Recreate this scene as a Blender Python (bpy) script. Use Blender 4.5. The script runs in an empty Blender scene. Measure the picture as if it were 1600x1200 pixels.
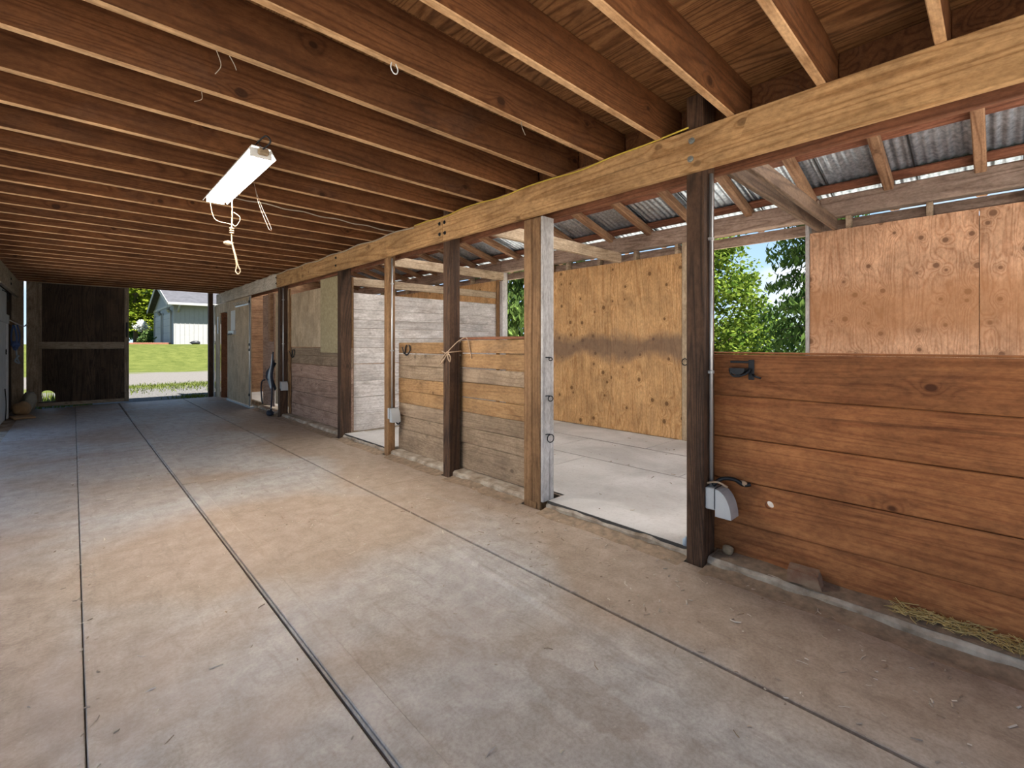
import bpy, bmesh, math, random
from mathutils import Vector, Matrix, noise as mnoise
random.seed(7)
sc = bpy.context.scene
C = sc.collection
R = math.radians

# ------------------------------------------------------------------ camera, world, sun, exposure
EYE = 1.25
F_PX, HORIZON = 721.0, 538.0            # focal length and horizon row in the 1600x1200 frame
YAW = math.atan2(800 - 115, F_PX)       # aisle vanishing point sits at x = 115
cam_d = bpy.data.cameras.new('camera'); cam = bpy.data.objects.new('camera', cam_d); C.objects.link(cam)
cam.location = (0, 0, EYE); cam.rotation_euler = (R(90), 0, -YAW)
cam_d.sensor_width = 36; cam_d.lens = 36 * F_PX / 1600; cam_d.shift_y = -(600 - HORIZON) / 1600
cam_d.clip_start = 0.02; cam_d.clip_end = 500
sc.camera = cam
vs = sc.view_settings
vs.view_transform = 'Standard'; vs.look = 'None'; vs.gamma = 1; vs.use_curve_mapping = False
vs.exposure = 2.55

SKY_STRENGTH = 0.212
SUN_STRENGTH = 4.45
w = bpy.data.worlds.new('world'); sc.world = w; w.use_nodes = True
nt = w.node_tree; nt.nodes.clear()
def nn(tree, typ, **kw):
    n = tree.nodes.new(typ)
    for k, v in kw.items(): setattr(n, k, v)
    return n
tc = nn(nt, 'ShaderNodeTexCoord'); sep = nn(nt, 'ShaderNodeSeparateXYZ')
nt.links.new(tc.outputs['Generated'], sep.inputs[0])
rmp = nn(nt, 'ShaderNodeValToRGB'); e = rmp.color_ramp.elements
e[0].position = 0.0; e[0].color = (0.62, 0.80, 0.97, 1); e[1].position = 0.6; e[1].color = (0.16, 0.38, 0.80, 1)
m = rmp.color_ramp.elements.new(0.2); m.color = (0.42, 0.65, 0.93, 1)
nt.links.new(sep.outputs['Z'], rmp.inputs[0])
cmap = nn(nt, 'ShaderNodeMapping'); cmap.inputs['Scale'].default_value = (2.2, 2.2, 6.0)
nt.links.new(tc.outputs['Generated'], cmap.inputs[0])
cn = nn(nt, 'ShaderNodeTexNoise'); cn.inputs['Scale'].default_value = 1.6; cn.inputs['Detail'].default_value = 7
nt.links.new(cmap.outputs[0], cn.inputs['Vector'])
cr = nn(nt, 'ShaderNodeValToRGB'); cr.color_ramp.elements[0].position = 0.50; cr.color_ramp.elements[1].position = 0.70
nt.links.new(cn.outputs['Fac'], cr.inputs[0])
mx = nn(nt, 'ShaderNodeMixRGB'); mx.inputs[2].default_value = (0.97, 0.98, 1.0, 1)
nt.links.new(cr.outputs[0], mx.inputs[0]); nt.links.new(rmp.outputs[0], mx.inputs[1])
bg = nn(nt, 'ShaderNodeBackground'); bg.inputs['Strength'].default_value = SKY_STRENGTH
nt.links.new(mx.outputs[0], bg.inputs['Color'])
wo = nn(nt, 'ShaderNodeOutputWorld'); nt.links.new(bg.outputs[0], wo.inputs[0])

sun_d = bpy.data.lights.new('sun', 'SUN'); sun = bpy.data.objects.new('sun', sun_d); C.objects.link(sun)
sun_d.energy = SUN_STRENGTH; sun_d.angle = R(1.2); sun_d.color = (1.0, 0.95, 0.87)
sun.rotation_euler = Vector((-0.42, 1.0, -2.0)).to_track_quat('-Z', 'Y').to_euler()
sun.location = (3, -10, 12)

# ------------------------------------------------------------------ material helpers
def new_mat(name):
    mt = bpy.data.materials.new(name); mt.use_nodes = True
    t = mt.node_tree; t.nodes.clear()
    out = nn(t, 'ShaderNodeOutputMaterial'); b = nn(t, 'ShaderNodeBsdfPrincipled')
    t.links.new(b.outputs[0], out.inputs[0])
    return mt, t, b
def math_node(t, op, a, b=None, clamp=False):
    n = nn(t, 'ShaderNodeMath', operation=op); n.use_clamp = clamp
    for i, v in enumerate((a, b)):
        if v is None: continue
        if isinstance(v, (int, float)): n.inputs[i].default_value = v
        else: t.links.new(v, n.inputs[i])
    return n.outputs[0]
def ramp(t, fac, p0, p1, c0=(0, 0, 0, 1), c1=(1, 1, 1, 1)):
    n = nn(t, 'ShaderNodeValToRGB'); e = n.color_ramp.elements
    e[0].position, e[1].position = p0, p1; e[0].color, e[1].color = c0, c1
    t.links.new(fac, n.inputs[0]); return n.outputs[0]
def mixc(t, fac, a, b, typ='MIX'):
    n = nn(t, 'ShaderNodeMixRGB', blend_type=typ)
    for i, v in ((0, fac), (1, a), (2, b)):
        if isinstance(v, (int, float)): n.inputs[i].default_value = v
        elif isinstance(v, tuple): n.inputs[i].default_value = v if len(v) == 4 else v + (1,)
        else: t.links.new(v, n.inputs[i])
    return n.outputs[0]
def coords(t, scale, rnd=True, src='Object'):
    tcn = nn(t, 'ShaderNodeTexCoord'); v = tcn.outputs[src]
    if rnd:
        oi = nn(t, 'ShaderNodeObjectInfo')
        cx = nn(t, 'ShaderNodeCombineXYZ')
        for i, k in enumerate((31.0, 47.0, 23.0)): t.links.new(math_node(t, 'MULTIPLY', oi.outputs['Random'], k), cx.inputs[i])
        ad = nn(t, 'ShaderNodeVectorMath', operation='ADD'); t.links.new(v, ad.inputs[0]); t.links.new(cx.outputs[0], ad.inputs[1]); v = ad.outputs[0]
    mp = nn(t, 'ShaderNodeMapping'); mp.inputs['Scale'].default_value = scale
    t.links.new(v, mp.inputs[0]); return mp.outputs[0]
def tex(t, vec, scale=1.0, detail=3.0, rough=0.55, dist=0.0):
    n = nn(t, 'ShaderNodeTexNoise'); n.inputs['Scale'].default_value = scale; n.inputs['Detail'].default_value = detail
    n.inputs['Roughness'].default_value = rough; n.inputs['Distortion'].default_value = dist
    t.links.new(vec, n.inputs['Vector']); return n.outputs['Fac']
def bump(t, b, h, strength=0.2, dist=0.01):
    n = nn(t, 'ShaderNodeBump'); n.inputs['Strength'].default_value = strength; n.inputs['Distance'].default_value = dist
    t.links.new(h, n.inputs['Height']); t.links.new(n.outputs[0], b.inputs['Normal'])
def ax_scale(axis, along, across):
    return tuple(along if a == axis else across for a in 'XYZ')

def wood(name, dark, light, axis, ring=9.0, ring_amt=0.4, knots=0.6, knot_scale=(4.4, 5.4), knot_keep=0.14, plane=None, rough=0.72, var=0.3, dirt=(0.08, 0.06, 0.05), dirt_amt=0.25, stain=None, bump_s=0.25, grey=None):
    mt, t, b = new_mat(name)
    kv = coords(t, ax_scale(axis, *knot_scale))
    vo = nn(t, 'ShaderNodeTexVoronoi'); vo.inputs['Scale'].default_value = 1.0
    if plane:
        s0 = nn(t, 'ShaderNodeSeparateXYZ'); c0 = nn(t, 'ShaderNodeCombineXYZ'); t.links.new(kv, s0.inputs[0])
        t.links.new(s0.outputs[plane[0]], c0.inputs[0]); t.links.new(s0.outputs[plane[1]], c0.inputs[1])
        vo.voronoi_dimensions = '2D'; kv = c0.outputs[0]
    t.links.new(kv, vo.inputs['Vector'])
    sc3 = nn(t, 'ShaderNodeSeparateXYZ'); t.links.new(vo.outputs['Color'], sc3.inputs[0])
    skip = math_node(t, 'MULTIPLY', math_node(t, 'GREATER_THAN', sc3.outputs['X'], knot_keep), 2.0)
    kd = math_node(t, 'ADD', math_node(t, 'ADD', vo.outputs['Distance'], skip), math_node(t, 'MULTIPLY', math_node(t, 'SUBTRACT', sc3.outputs['Y'], 0.5), 0.07))
    broad = tex(t, coords(t, ax_scale(axis, 0.22, 3.2)), 1.5, 2, 0.4, 0.4)
    swirl = math_node(t, 'MULTIPLY', math_node(t, 'POWER', math_node(t, 'SUBTRACT', 1.0, math_node(t, 'MINIMUM', kd, 1.0)), 5.0), 0.22 * knots)
    ph = math_node(t, 'MULTIPLY', math_node(t, 'ADD', broad, swirl), ring * 2.2 * 6.283)
    rings = math_node(t, 'MULTIPLY_ADD', math_node(t, 'SINE', ph), 0.5); rings.node.inputs[2].default_value = 0.5
    rings = math_node(t, 'SUBTRACT', 1.0, math_node(t, 'POWER', rings, 3.0))
    fine = tex(t, coords(t, ax_scale(axis, 2.6, 170.0)), 1.0, 5, 0.7)
    mid = tex(t, coords(t, ax_scale(axis, 0.8, 22.0)), 1.0, 4, 0.6, 0.3)
    fac = math_node(t, 'ADD', math_node(t, 'MULTIPLY', rings, ring_amt * 0.55), math_node(t, 'MULTIPLY', fine, 0.5 - ring_amt * 0.3))
    fac = math_node(t, 'ADD', fac, math_node(t, 'MULTIPLY', mid, 0.5 - ring_amt * 0.25))
    fac = ramp(t, fac, 0.30, 0.72)
    crack = ramp(t, tex(t, coords(t, ax_scale(axis, 0.55, 30.0)), 1.0, 2, 0.5, 0.5), 0.70, 0.74)
    col = mixc(t, fac, tuple(dark), tuple(light))
    col = mixc(t, math_node(t, 'MULTIPLY', crack, 0.45), col, tuple(x * 0.35 for x in dark))
    if grey:
        gm = ramp(t, tex(t, coords(t, ax_scale(axis, 0.7, 2.2)), 1.6, 4, 0.6, 0.4), 0.40, 0.62)
        col = mixc(t, math_node(t, 'MULTIPLY', gm, grey[1]), col, tuple(grey[0]))
    d = ramp(t, tex(t, coords(t, ax_scale(axis, 1.1, 2.4)), 1.7, 5, 0.65, 0.5), 0.52, 0.75)
    col = mixc(t, math_node(t, 'MULTIPLY', d, dirt_amt), col, tuple(dirt))
    sp = tex(t, coords(t, ax_scale(axis, 26.0, 60.0)), 1.0, 3, 0.7)
    col = mixc(t, 1.0, col, ramp(t, sp, 0.28, 0.62, (0.66, 0.64, 0.62, 1), (1.0, 1.0, 1.0, 1)), 'MULTIPLY')
    bl = tex(t, coords(t, ax_scale(axis, 2.2, 3.0)), 1.3, 4, 0.6, 0.7)
    col = mixc(t, 1.0, col, ramp(t, bl, 0.32, 0.6, (0.74, 0.72, 0.70, 1), (1.06, 1.05, 1.04, 1)), 'MULTIPLY')
    if knots > 0:
        km = ramp(t, kd, 0.07, 0.11, (1, 1, 1, 1), (0, 0, 0, 1))
        col = mixc(t, math_node(t, 'MULTIPLY', km, min(1.0, knots * 1.2)), col, tuple(x * 0.28 for x in dark))
        kh = ramp(t, kd, 0.09, 0.24, (1, 1, 1, 1), (0, 0, 0, 1))
        col = mixc(t, math_node(t, 'MULTIPLY', kh, 0.35 * knots), col, tuple(x * 0.62 for x in dark))
    if stain:
        z0, z1, amt, sc_ = stain
        g = nn(t, 'ShaderNodeNewGeometry'); s = nn(t, 'ShaderNodeSeparateXYZ'); t.links.new(g.outputs['Position'], s.inputs[0])
        nz = tex(t, coords(t, (1, 1, 0.8), False, 'Object'), 1.8, 4, 0.6)
        zz = math_node(t, 'ADD', s.outputs['Z'], math_node(t, 'MULTIPLY', math_node(t, 'SUBTRACT', nz, 0.5), -0.5))
        mid, half = (z0 + z1) / 2, (z1 - z0) / 2
        dz = math_node(t, 'ABSOLUTE', math_node(t, 'DIVIDE', math_node(t, 'SUBTRACT', zz, mid), half))
        sm = ramp(t, dz, 0.35, 1.0, (1, 1, 1, 1), (0, 0, 0, 1))
        col = mixc(t, math_node(t, 'MULTIPLY', sm, amt), col, tuple(sc_))
    oi = nn(t, 'ShaderNodeObjectInfo')
    hsv = nn(t, 'ShaderNodeHueSaturation')
    vv = math_node(t, 'MULTIPLY_ADD', oi.outputs['Random'], var); vv.node.inputs[2].default_value = 1 - var / 2
    t.links.new(vv, hsv.inputs['Value']); t.links.new(col, hsv.inputs['Color'])
    t.links.new(hsv.outputs[0], b.inputs['Base Color'])
    b.inputs['Roughness'].default_value = rough
    b.inputs['Specular IOR Level'].default_value = 0.25
    bump(t, b, fac, bump_s, 0.004)
    return mt
def plain(name, col, rough=0.6, metal=0.0, var=0.15, scale=6.0, bump_s=0.0, col2=None):
    mt, t, b = new_mat(name)
    n = tex(t, coords(t, (1, 1, 1)), scale, 5, 0.6)
    c2 = col2 or tuple(x * (1 - 2 * var) for x in col)
    t.links.new(mixc(t, ramp(t, n, 0.35, 0.68), tuple(c2), tuple(col)), b.inputs['Base Color'])
    b.inputs['Roughness'].default_value = rough; b.inputs['Metallic'].default_value = metal
    if bump_s: bump(t, b, n, bump_s, 0.01)
    return mt
def emit(name, col, s):
    mt = bpy.data.materials.new(name); mt.use_nodes = True; t = mt.node_tree; t.nodes.clear()
    out = nn(t, 'ShaderNodeOutputMaterial'); em = nn(t, 'ShaderNodeEmission')
    em.inputs[0].default_value = col + (1,); em.inputs[1].default_value = s; t.links.new(em.outputs[0], out.inputs[0]); return mt
def leaf_mat(name, c1, c2, trans=0.35):
    mt = bpy.data.materials.new(name); mt.use_nodes = True; t = mt.node_tree; t.nodes.clear()
    out = nn(t, 'ShaderNodeOutputMaterial')
    g = nn(t, 'ShaderNodeNewGeometry')
    col = mixc(t, g.outputs['Random Per Island'], tuple(c1), tuple(c2))
    df = nn(t, 'ShaderNodeBsdfDiffuse'); tr = nn(t, 'ShaderNodeBsdfTranslucent'); ms = nn(t, 'ShaderNodeMixShader')
    t.links.new(col, df.inputs[0]); t.links.new(mixc(t, 0.5, col, (0.55, 0.75, 0.08), 'MULTIPLY'), tr.inputs[0])
    t.links.new(col, tr.inputs[0])
    ms.inputs[0].default_value = trans; t.links.new(df.outputs[0], ms.inputs[1]); t.links.new(tr.outputs[0], ms.inputs[2])
    t.links.new(ms.outputs[0], out.inputs[0]); return mt

M = {}
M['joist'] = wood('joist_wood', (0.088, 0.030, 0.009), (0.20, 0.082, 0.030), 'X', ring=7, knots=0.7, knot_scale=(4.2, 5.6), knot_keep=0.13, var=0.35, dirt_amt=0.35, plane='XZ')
M['joist_lit_edge'] = wood('lit_joist_edge_wood', (0.40, 0.22, 0.10), (0.66, 0.43, 0.235), 'X', ring=7, knots=0.4, var=0.3, dirt_amt=0.35)  # joist wood lightened: light from the floor painted onto the undersides
M['ceil_ply'] = wood('ceiling_plywood', (0.13, 0.052, 0.017), (0.33, 0.165, 0.067), 'Y', ring=10, ring_amt=0.6, knots=0.0, var=0.15)
M['beam'] = wood('beam_wood', (0.30, 0.155, 0.06), (0.58, 0.36, 0.17), 'Y', ring=6, knots=0.5, knot_scale=(4.2, 5.6), knot_keep=0.13, var=0.1, dirt_amt=0.15, plane='YZ')
M['red_beam'] = wood('aged_red_beam_wood', (0.13, 0.05, 0.025), (0.27, 0.115, 0.06), 'Y', ring=6, knots=0.3, var=0.1)
M['pale_beam'] = wood('pale_beam_wood', (0.38, 0.33, 0.27), (0.62, 0.57, 0.50), 'Y', knots=0.3)
M['dark_post'] = wood('dark_oiled_post_wood', (0.028, 0.017, 0.012), (0.12, 0.065, 0.038), 'Z', ring=9, knots=0.4, dirt=(0.02, 0.015, 0.015), dirt_amt=0.5, bump_s=0.6)
M['tan_post'] = wood('tan_post_wood', (0.16, 0.083, 0.037), (0.31, 0.18, 0.088), 'Z', ring=7, knots=0.4)
M['white_board_z'] = wood('weathered_white_board', (0.38, 0.37, 0.37), (0.68, 0.67, 0.67), 'Z', ring=6, knots=0.2, ring_amt=0.2)
M['orange_plank'] = wood('oiled_orange_plank', (0.195, 0.063, 0.021), (0.43, 0.185, 0.07), 'Y', ring=10, ring_amt=0.26, knots=0.9, knot_scale=(4.2, 5.6), knot_keep=0.13, var=0.22, dirt=(0.09, 0.04, 0.02), dirt_amt=0.45, plane='YZ')
M['fresh_plank'] = wood('fresh_fir_plank', (0.26, 0.14, 0.06), (0.44, 0.27, 0.13), 'Y', ring=8, ring_amt=0.3, knots=0.5, var=0.2, dirt=(0.12, 0.08, 0.055), dirt_amt=0.75, plane='YZ')
M['grey_plank'] = wood('greyed_fir_plank', (0.24, 0.165, 0.105), (0.42, 0.32, 0.225), 'Y', ring_amt=0.3, ring=9, knots=0.5, var=0.25, dirt=(0.13, 0.09, 0.07), dirt_amt=0.4, plane='YZ')
M['pink_plank'] = wood('pinkish_worn_plank', (0.27, 0.165, 0.12), (0.46, 0.32, 0.25), 'Y', ring=8, knots=0.5, var=0.2, dirt_amt=0.25, plane='YZ')
M['white_plank'] = wood('whitened_partition_plank', (0.46, 0.43, 0.41), (0.76, 0.74, 0.73), 'X', ring=6, ring_amt=0.3, knots=0.3, var=0.22, dirt=(0.30, 0.23, 0.18), dirt_amt=0.45, plane='XZ')
M['ply'] = wood('knotty_plywood', (0.50, 0.265, 0.105), (0.74, 0.47, 0.23), 'Z', ring=10, ring_amt=0.5, knots=0.85, knot_scale=(4.2, 4.8), knot_keep=0.4, var=0.1, stain=(1.0, 1.42, 0.75, (0.15, 0.10, 0.075)), dirt=(0.30, 0.15, 0.06), dirt_amt=0.35, plane='YZ')
M['ply_pink'] = wood('pinkish_knotty_plywood', (0.47, 0.245, 0.135), (0.69, 0.43, 0.27), 'Z', ring=10, ring_amt=0.5, knots=0.95, knot_scale=(4.8, 5.2), knot_keep=0.62, var=0.08, stain=(1.2, 1.95, 0.6, (0.36, 0.165, 0.065)), dirt=(0.33, 0.17, 0.08), dirt_amt=0.3, plane='YZ')
M['ply_pale'] = wood('pale_plywood', (0.42, 0.31, 0.19), (0.64, 0.52, 0.37), 'Z', ring=10, ring_amt=0.4, knots=0.4, knot_scale=(4, 5), var=0.12, dirt=(0.35, 0.30, 0.25), dirt_amt=0.35)
M['osb'] = plain('strand_board', (0.42, 0.355, 0.215), 0.8, col2=(0.29, 0.235, 0.13), scale=26, bump_s=0.2)
M['rough_wood_y'] = wood('cobwebbed_plate_timber', (0.22, 0.155, 0.12), (0.44, 0.345, 0.285), 'Y', ring=6, knots=0.2, bump_s=0.6)
M['rough_wood_x'] = wood('rough_rafter_timber', (0.19, 0.095, 0.05), (0.40, 0.245, 0.145), 'X', ring=6, knots=0.3, bump_s=0.6)
M['purlin'] = wood('red_brown_purlin', (0.15, 0.055, 0.03), (0.32, 0.14, 0.085), 'Y', ring=6, knots=0.3, bump_s=0.6)
M['dark_tie'] = wood('dark_tie_timber', (0.085, 0.055, 0.04), (0.22, 0.15, 0.105), 'X', ring=6, knots=0.3, bump_s=0.5)
M['tie'] = wood('pale_tie_timber', (0.32, 0.235, 0.155), (0.56, 0.45, 0.33), 'X', ring=6, knots=0.3)
M['door_dark'] = wood('dark_barn_door_plank', (0.035, 0.022, 0.015), (0.125, 0.085, 0.06), 'Z', ring=8, knots=0.5, var=0.5, dirt=(0.02, 0.015, 0.012), dirt_amt=0.5)
M['door_frame_z'] = wood('grey_door_stile', (0.23, 0.18, 0.13), (0.46, 0.38, 0.29), 'Z', knots=0.3)
M['door_frame_x'] = wood('grey_door_rail', (0.25, 0.20, 0.15), (0.50, 0.42, 0.33), 'X', knots=0.3)
M['white_paint'] = plain('white_blue_paint', (0.66, 0.70, 0.74), 0.55, var=0.08)
M['galv'] = plain('galvanised_steel', (0.50, 0.58, 0.68), 0.42, 0.85, col2=(0.24, 0.29, 0.36), scale=28, bump_s=0.05)
M['grey_box'] = plain('grey_cast_metal', (0.50, 0.53, 0.56), 0.45, 0.3, var=0.06)
M['conduit'] = plain('conduit_steel', (0.60, 0.61, 0.62), 0.4, 0.7, var=0.08)
M['black_metal'] = plain('black_iron', (0.025, 0.027, 0.032), 0.5, 0.6)
M['bolt'] = plain('zinc_bolt', (0.42, 0.46, 0.45), 0.4, 0.8)
M['concrete'] = plain('old_concrete', (0.50, 0.43, 0.345), 0.95, col2=(0.20, 0.145, 0.098), scale=8, bump_s=0.5)
M['bounce_slab'] = plain('bounce_concrete', (0.56, 0.53, 0.48), 0.9, col2=(0.44, 0.41, 0.37), scale=2)
M['sand'] = plain('bounce_sand', (0.58, 0.52, 0.43), 0.95, col2=(0.45, 0.40, 0.33), scale=3)  # bright ground for the slabs added as sun reflectors
M['dirt'] = plain('packed_dirt', (0.31, 0.22, 0.145), 1.0, col2=(0.17, 0.12, 0.078), scale=20, bump_s=0.8)
M['rubber_edge'] = plain('black_rubber_edge', (0.06, 0.055, 0.05), 0.9)
M['rope'] = plain('sisal_rope', (0.34, 0.25, 0.155), 0.9, scale=60)
M['twine'] = plain('twine', (0.42, 0.30, 0.20), 0.9, scale=60)
M['yellow_cable'] = plain('yellow_cable_sheath', (0.55, 0.40, 0.05), 0.5, var=0.05)
M['pale_cable'] = plain('pale_cable_sheath', (0.42, 0.36, 0.28), 0.5, var=0.05)
M['paper'] = plain('paper', (0.75, 0.77, 0.78), 0.7, var=0.04)
M['blue_cloth'] = plain('blue_webbing', (0.08, 0.14, 0.35), 0.8)
M['navy_cloth'] = plain('navy_webbing', (0.02, 0.026, 0.045), 0.85, scale=14)
M['sack_tan'] = plain('tan_sack', (0.46, 0.30, 0.16), 0.9, scale=7, bump_s=0.4)
M['sack_grey'] = plain('grey_sack', (0.44, 0.43, 0.37), 0.8, scale=7, bump_s=0.4)
M['brick'] = plain('dusty_brick', (0.30, 0.215, 0.14), 0.95, col2=(0.20, 0.10, 0.06), scale=14, bump_s=0.5)
M['straw'] = leaf_mat('straw', (0.36, 0.25, 0.08), (0.62, 0.48, 0.22), 0.1)
M['chips'] = leaf_mat('wood_chip', (0.22, 0.15, 0.10), (0.62, 0.55, 0.46), 0.05)
M['plastic'] = plain('blue_grey_plastic', (0.35, 0.45, 0.55), 0.35)
M['white_enamel'] = plain('white_enamel', (0.85, 0.85, 0.83), 0.4, var=0.03)
M['tube'] = emit('fluorescent_tube', (1.0, 0.93, 0.84), 40.0)
M['siding'] = plain('pale_grey_siding', (0.25, 0.25, 0.247), 0.7, var=0.04)
M['siding_shaded'] = plain('shaded_gable_siding', (0.17, 0.19, 0.22), 0.7, var=0.04)  # same siding with the gable's bluish shade put into the colour
M['garage_door'] = plain('garage_door_panel', (0.24, 0.25, 0.27), 0.6, var=0.03)
M['shingle'] = plain('dark_shingle', (0.05, 0.05, 0.058), 0.95, scale=3, var=0.2)
M['trim_white'] = plain('white_fascia', (0.26, 0.26, 0.25), 0.6, var=0.03)
M['bark'] = plain('bark', (0.12, 0.085, 0.06), 1.0, scale=12, bump_s=0.6)
M['leaf_bright'] = leaf_mat('bright_leaf', (0.05, 0.10, 0.014), (0.19, 0.25, 0.04))
M['leaf_lime'] = leaf_mat('lime_leaf', (0.07, 0.11, 0.010), (0.21, 0.24, 0.025))
M['leaf_cedar'] = leaf_mat('cedar_spray', (0.026, 0.06, 0.016), (0.10, 0.16, 0.04))
M['leaf_fir'] = leaf_mat('fir_spray', (0.03, 0.06, 0.018), (0.12, 0.18, 0.045))
M['leaf_bush'] = leaf_mat('bush_leaf', (0.045, 0.09, 0.028), (0.13, 0.18, 0.06))
M['leaf_forest'] = leaf_mat('forest_leaf', (0.013, 0.033, 0.009), (0.045, 0.08, 0.02))
M['petal'] = leaf_mat('white_petal', (0.55, 0.55, 0.53), (0.75, 0.75, 0.72), 0.2)
def added_fibreglass():
    mt = bpy.data.materials.new('added_translucent_fibreglass'); mt.use_nodes = True; t = mt.node_tree; t.nodes.clear()
    out = nn(t, 'ShaderNodeOutputMaterial'); tr = nn(t, 'ShaderNodeBsdfTranslucent'); df = nn(t, 'ShaderNodeBsdfDiffuse'); ms = nn(t, 'ShaderNodeMixShader')
    tr.inputs[0].default_value = (0.92, 0.92, 0.90, 1); df.inputs[0].default_value = (0.8, 0.8, 0.78, 1); ms.inputs[0].default_value = 0.8
    t.links.new(df.outputs[0], ms.inputs[1]); t.links.new(tr.outputs[0], ms.inputs[2]); t.links.new(ms.outputs[0], out.inputs[0]); return mt
M['added_fibreglass'] = added_fibreglass()  # for the added roof lights, out of the camera's sight
M['grass'] = leaf_mat('grass_blade', (0.05, 0.075, 0.012), (0.12, 0.14, 0.03), 0.3)

def mat_rubber():
    mt, t, b = new_mat('dusty_rubber_mat')
    g = nn(t, 'ShaderNodeNewGeometry'); p = g.outputs['Position']
    n1 = tex(t, p, 0.55, 3, 0.5, 0.6); n2 = tex(t, p, 9, 6, 0.65, 0.4)
    mp = nn(t, 'ShaderNodeMapping'); mp.inputs['Scale'].default_value = (22, 4, 22); mp.inputs['Rotation'].default_value = (0, 0, 0.25); t.links.new(p, mp.inputs[0])
    n3 = tex(t, mp.outputs[0], 1.0, 4, 0.6, 0.8)
    grey = mixc(t, ramp(t, n2, 0.3, 0.7), (0.275, 0.25, 0.228), (0.44, 0.412, 0.385))
    brown = mixc(t, ramp(t, n2, 0.3, 0.7), (0.235, 0.165, 0.11), (0.36, 0.265, 0.19))
    s = nn(t, 'ShaderNodeSeparateXYZ'); t.links.new(p, s.inputs[0])
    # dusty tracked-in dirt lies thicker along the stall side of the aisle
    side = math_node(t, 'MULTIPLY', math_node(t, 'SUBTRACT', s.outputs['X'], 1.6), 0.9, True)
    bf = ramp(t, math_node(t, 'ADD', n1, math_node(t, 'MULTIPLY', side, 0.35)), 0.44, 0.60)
    def dim_patch(cx, cy, sx, sy_, rot):
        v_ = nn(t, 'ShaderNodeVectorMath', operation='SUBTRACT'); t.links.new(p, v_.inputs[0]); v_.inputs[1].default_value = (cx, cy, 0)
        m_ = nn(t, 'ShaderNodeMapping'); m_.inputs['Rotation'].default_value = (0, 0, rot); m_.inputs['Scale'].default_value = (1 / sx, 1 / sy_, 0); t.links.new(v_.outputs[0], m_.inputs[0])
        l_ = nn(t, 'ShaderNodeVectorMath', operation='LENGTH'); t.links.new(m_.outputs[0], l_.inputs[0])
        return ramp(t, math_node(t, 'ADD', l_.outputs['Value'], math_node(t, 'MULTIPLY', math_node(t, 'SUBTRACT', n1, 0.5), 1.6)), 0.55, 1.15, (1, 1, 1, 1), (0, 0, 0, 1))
    # ragged brown patches painted where little daylight reaches the mats
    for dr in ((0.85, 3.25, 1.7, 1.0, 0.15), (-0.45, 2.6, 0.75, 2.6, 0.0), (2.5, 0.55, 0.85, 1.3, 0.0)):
        bf = math_node(t, 'MAXIMUM', bf, dim_patch(*dr))
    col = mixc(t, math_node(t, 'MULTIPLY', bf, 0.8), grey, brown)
    # a scraped dark scuff with its own outline
    v = nn(t, 'ShaderNodeVectorMath', operation='SUBTRACT'); t.links.new(p, v.inputs[0]); v.inputs[1].default_value = (1.30, 1.02, 0)
    mp2 = nn(t, 'ShaderNodeMapping'); mp2.inputs['Rotation'].default_value = (0, 0, 0.12); mp2.inputs['Scale'].default_value = (7.5, 2.3, 0); t.links.new(v.outputs[0], mp2.inputs[0])
    ln = nn(t, 'ShaderNodeVectorMath', operation='LENGTH'); t.links.new(mp2.outputs[0], ln.inputs[0])
    sm = ramp(t, math_node(t, 'ADD', ln.outputs['Value'], math_node(t, 'MULTIPLY', n2, 0.6)), 0.9, 1.25, (1, 1, 1, 1), (0, 0, 0, 1))
    col = mixc(t, math_node(t, 'MULTIPLY', sm, 0.35), col, (0.22, 0.165, 0.13))
    col = mixc(t, math_node(t, 'MULTIPLY', ramp(t, n3, 0.54, 0.70), 0.34), col, (0.17, 0.13, 0.10))
    sp = nn(t, 'ShaderNodeTexVoronoi'); sp.inputs['Scale'].default_value = 26; t.links.new(p, sp.inputs['Vector'])
    col = mixc(t, math_node(t, 'MULTIPLY', ramp(t, sp.outputs['Distance'], 0.06, 0.11, (1, 1, 1, 1), (0, 0, 0, 1)), 0.35), col, (0.50, 0.43, 0.34))
    n4 = tex(t, p, 70, 4, 0.75)
    col = mixc(t, 1.0, col, ramp(t, n4, 0.34, 0.60, (0.80, 0.785, 0.77, 1), (1.04, 1.04, 1.04, 1)), 'MULTIPLY')
    oi = nn(t, 'ShaderNodeObjectInfo'); hsv = nn(t, 'ShaderNodeHueSaturation')
    vv = math_node(t, 'MULTIPLY_ADD', oi.outputs['Random'], 0.08); vv.node.inputs[2].default_value = 0.96
    t.links.new(vv, hsv.inputs['Value']); t.links.new(col, hsv.inputs['Color'])
    t.links.new(hsv.outputs[0], b.inputs['Base Color']); b.inputs['Roughness'].default_value = 0.62
    b.inputs['Specular IOR Level'].default_value = 0.35
    bump(t, b, math_node(t, 'ADD', n2, math_node(t, 'MULTIPLY', n3, 0.5)), 0.25, 0.006)
    return mt
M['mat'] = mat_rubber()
def mat_stall():
    mt, t, b = new_mat('pale_dusty_stall_mat')
    g = nn(t, 'ShaderNodeNewGeometry'); p = g.outputs['Position']
    n1 = tex(t, p, 1.3, 4, 0.6, 0.5); n2 = tex(t, p, 40, 4, 0.7)
    col = mixc(t, ramp(t, n1, 0.35, 0.65), (0.36, 0.34, 0.32), (0.52, 0.50, 0.48))
    col = mixc(t, math_node(t, 'MULTIPLY', ramp(t, n2, 0.5, 0.7), 0.3), col, (0.24, 0.21, 0.18))
    t.links.new(col, b.inputs['Base Color']); b.inputs['Roughness'].default_value = 0.8
    bump(t, b, n2, 0.3, 0.005); return mt
M['stall_mat'] = mat_stall()
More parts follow.
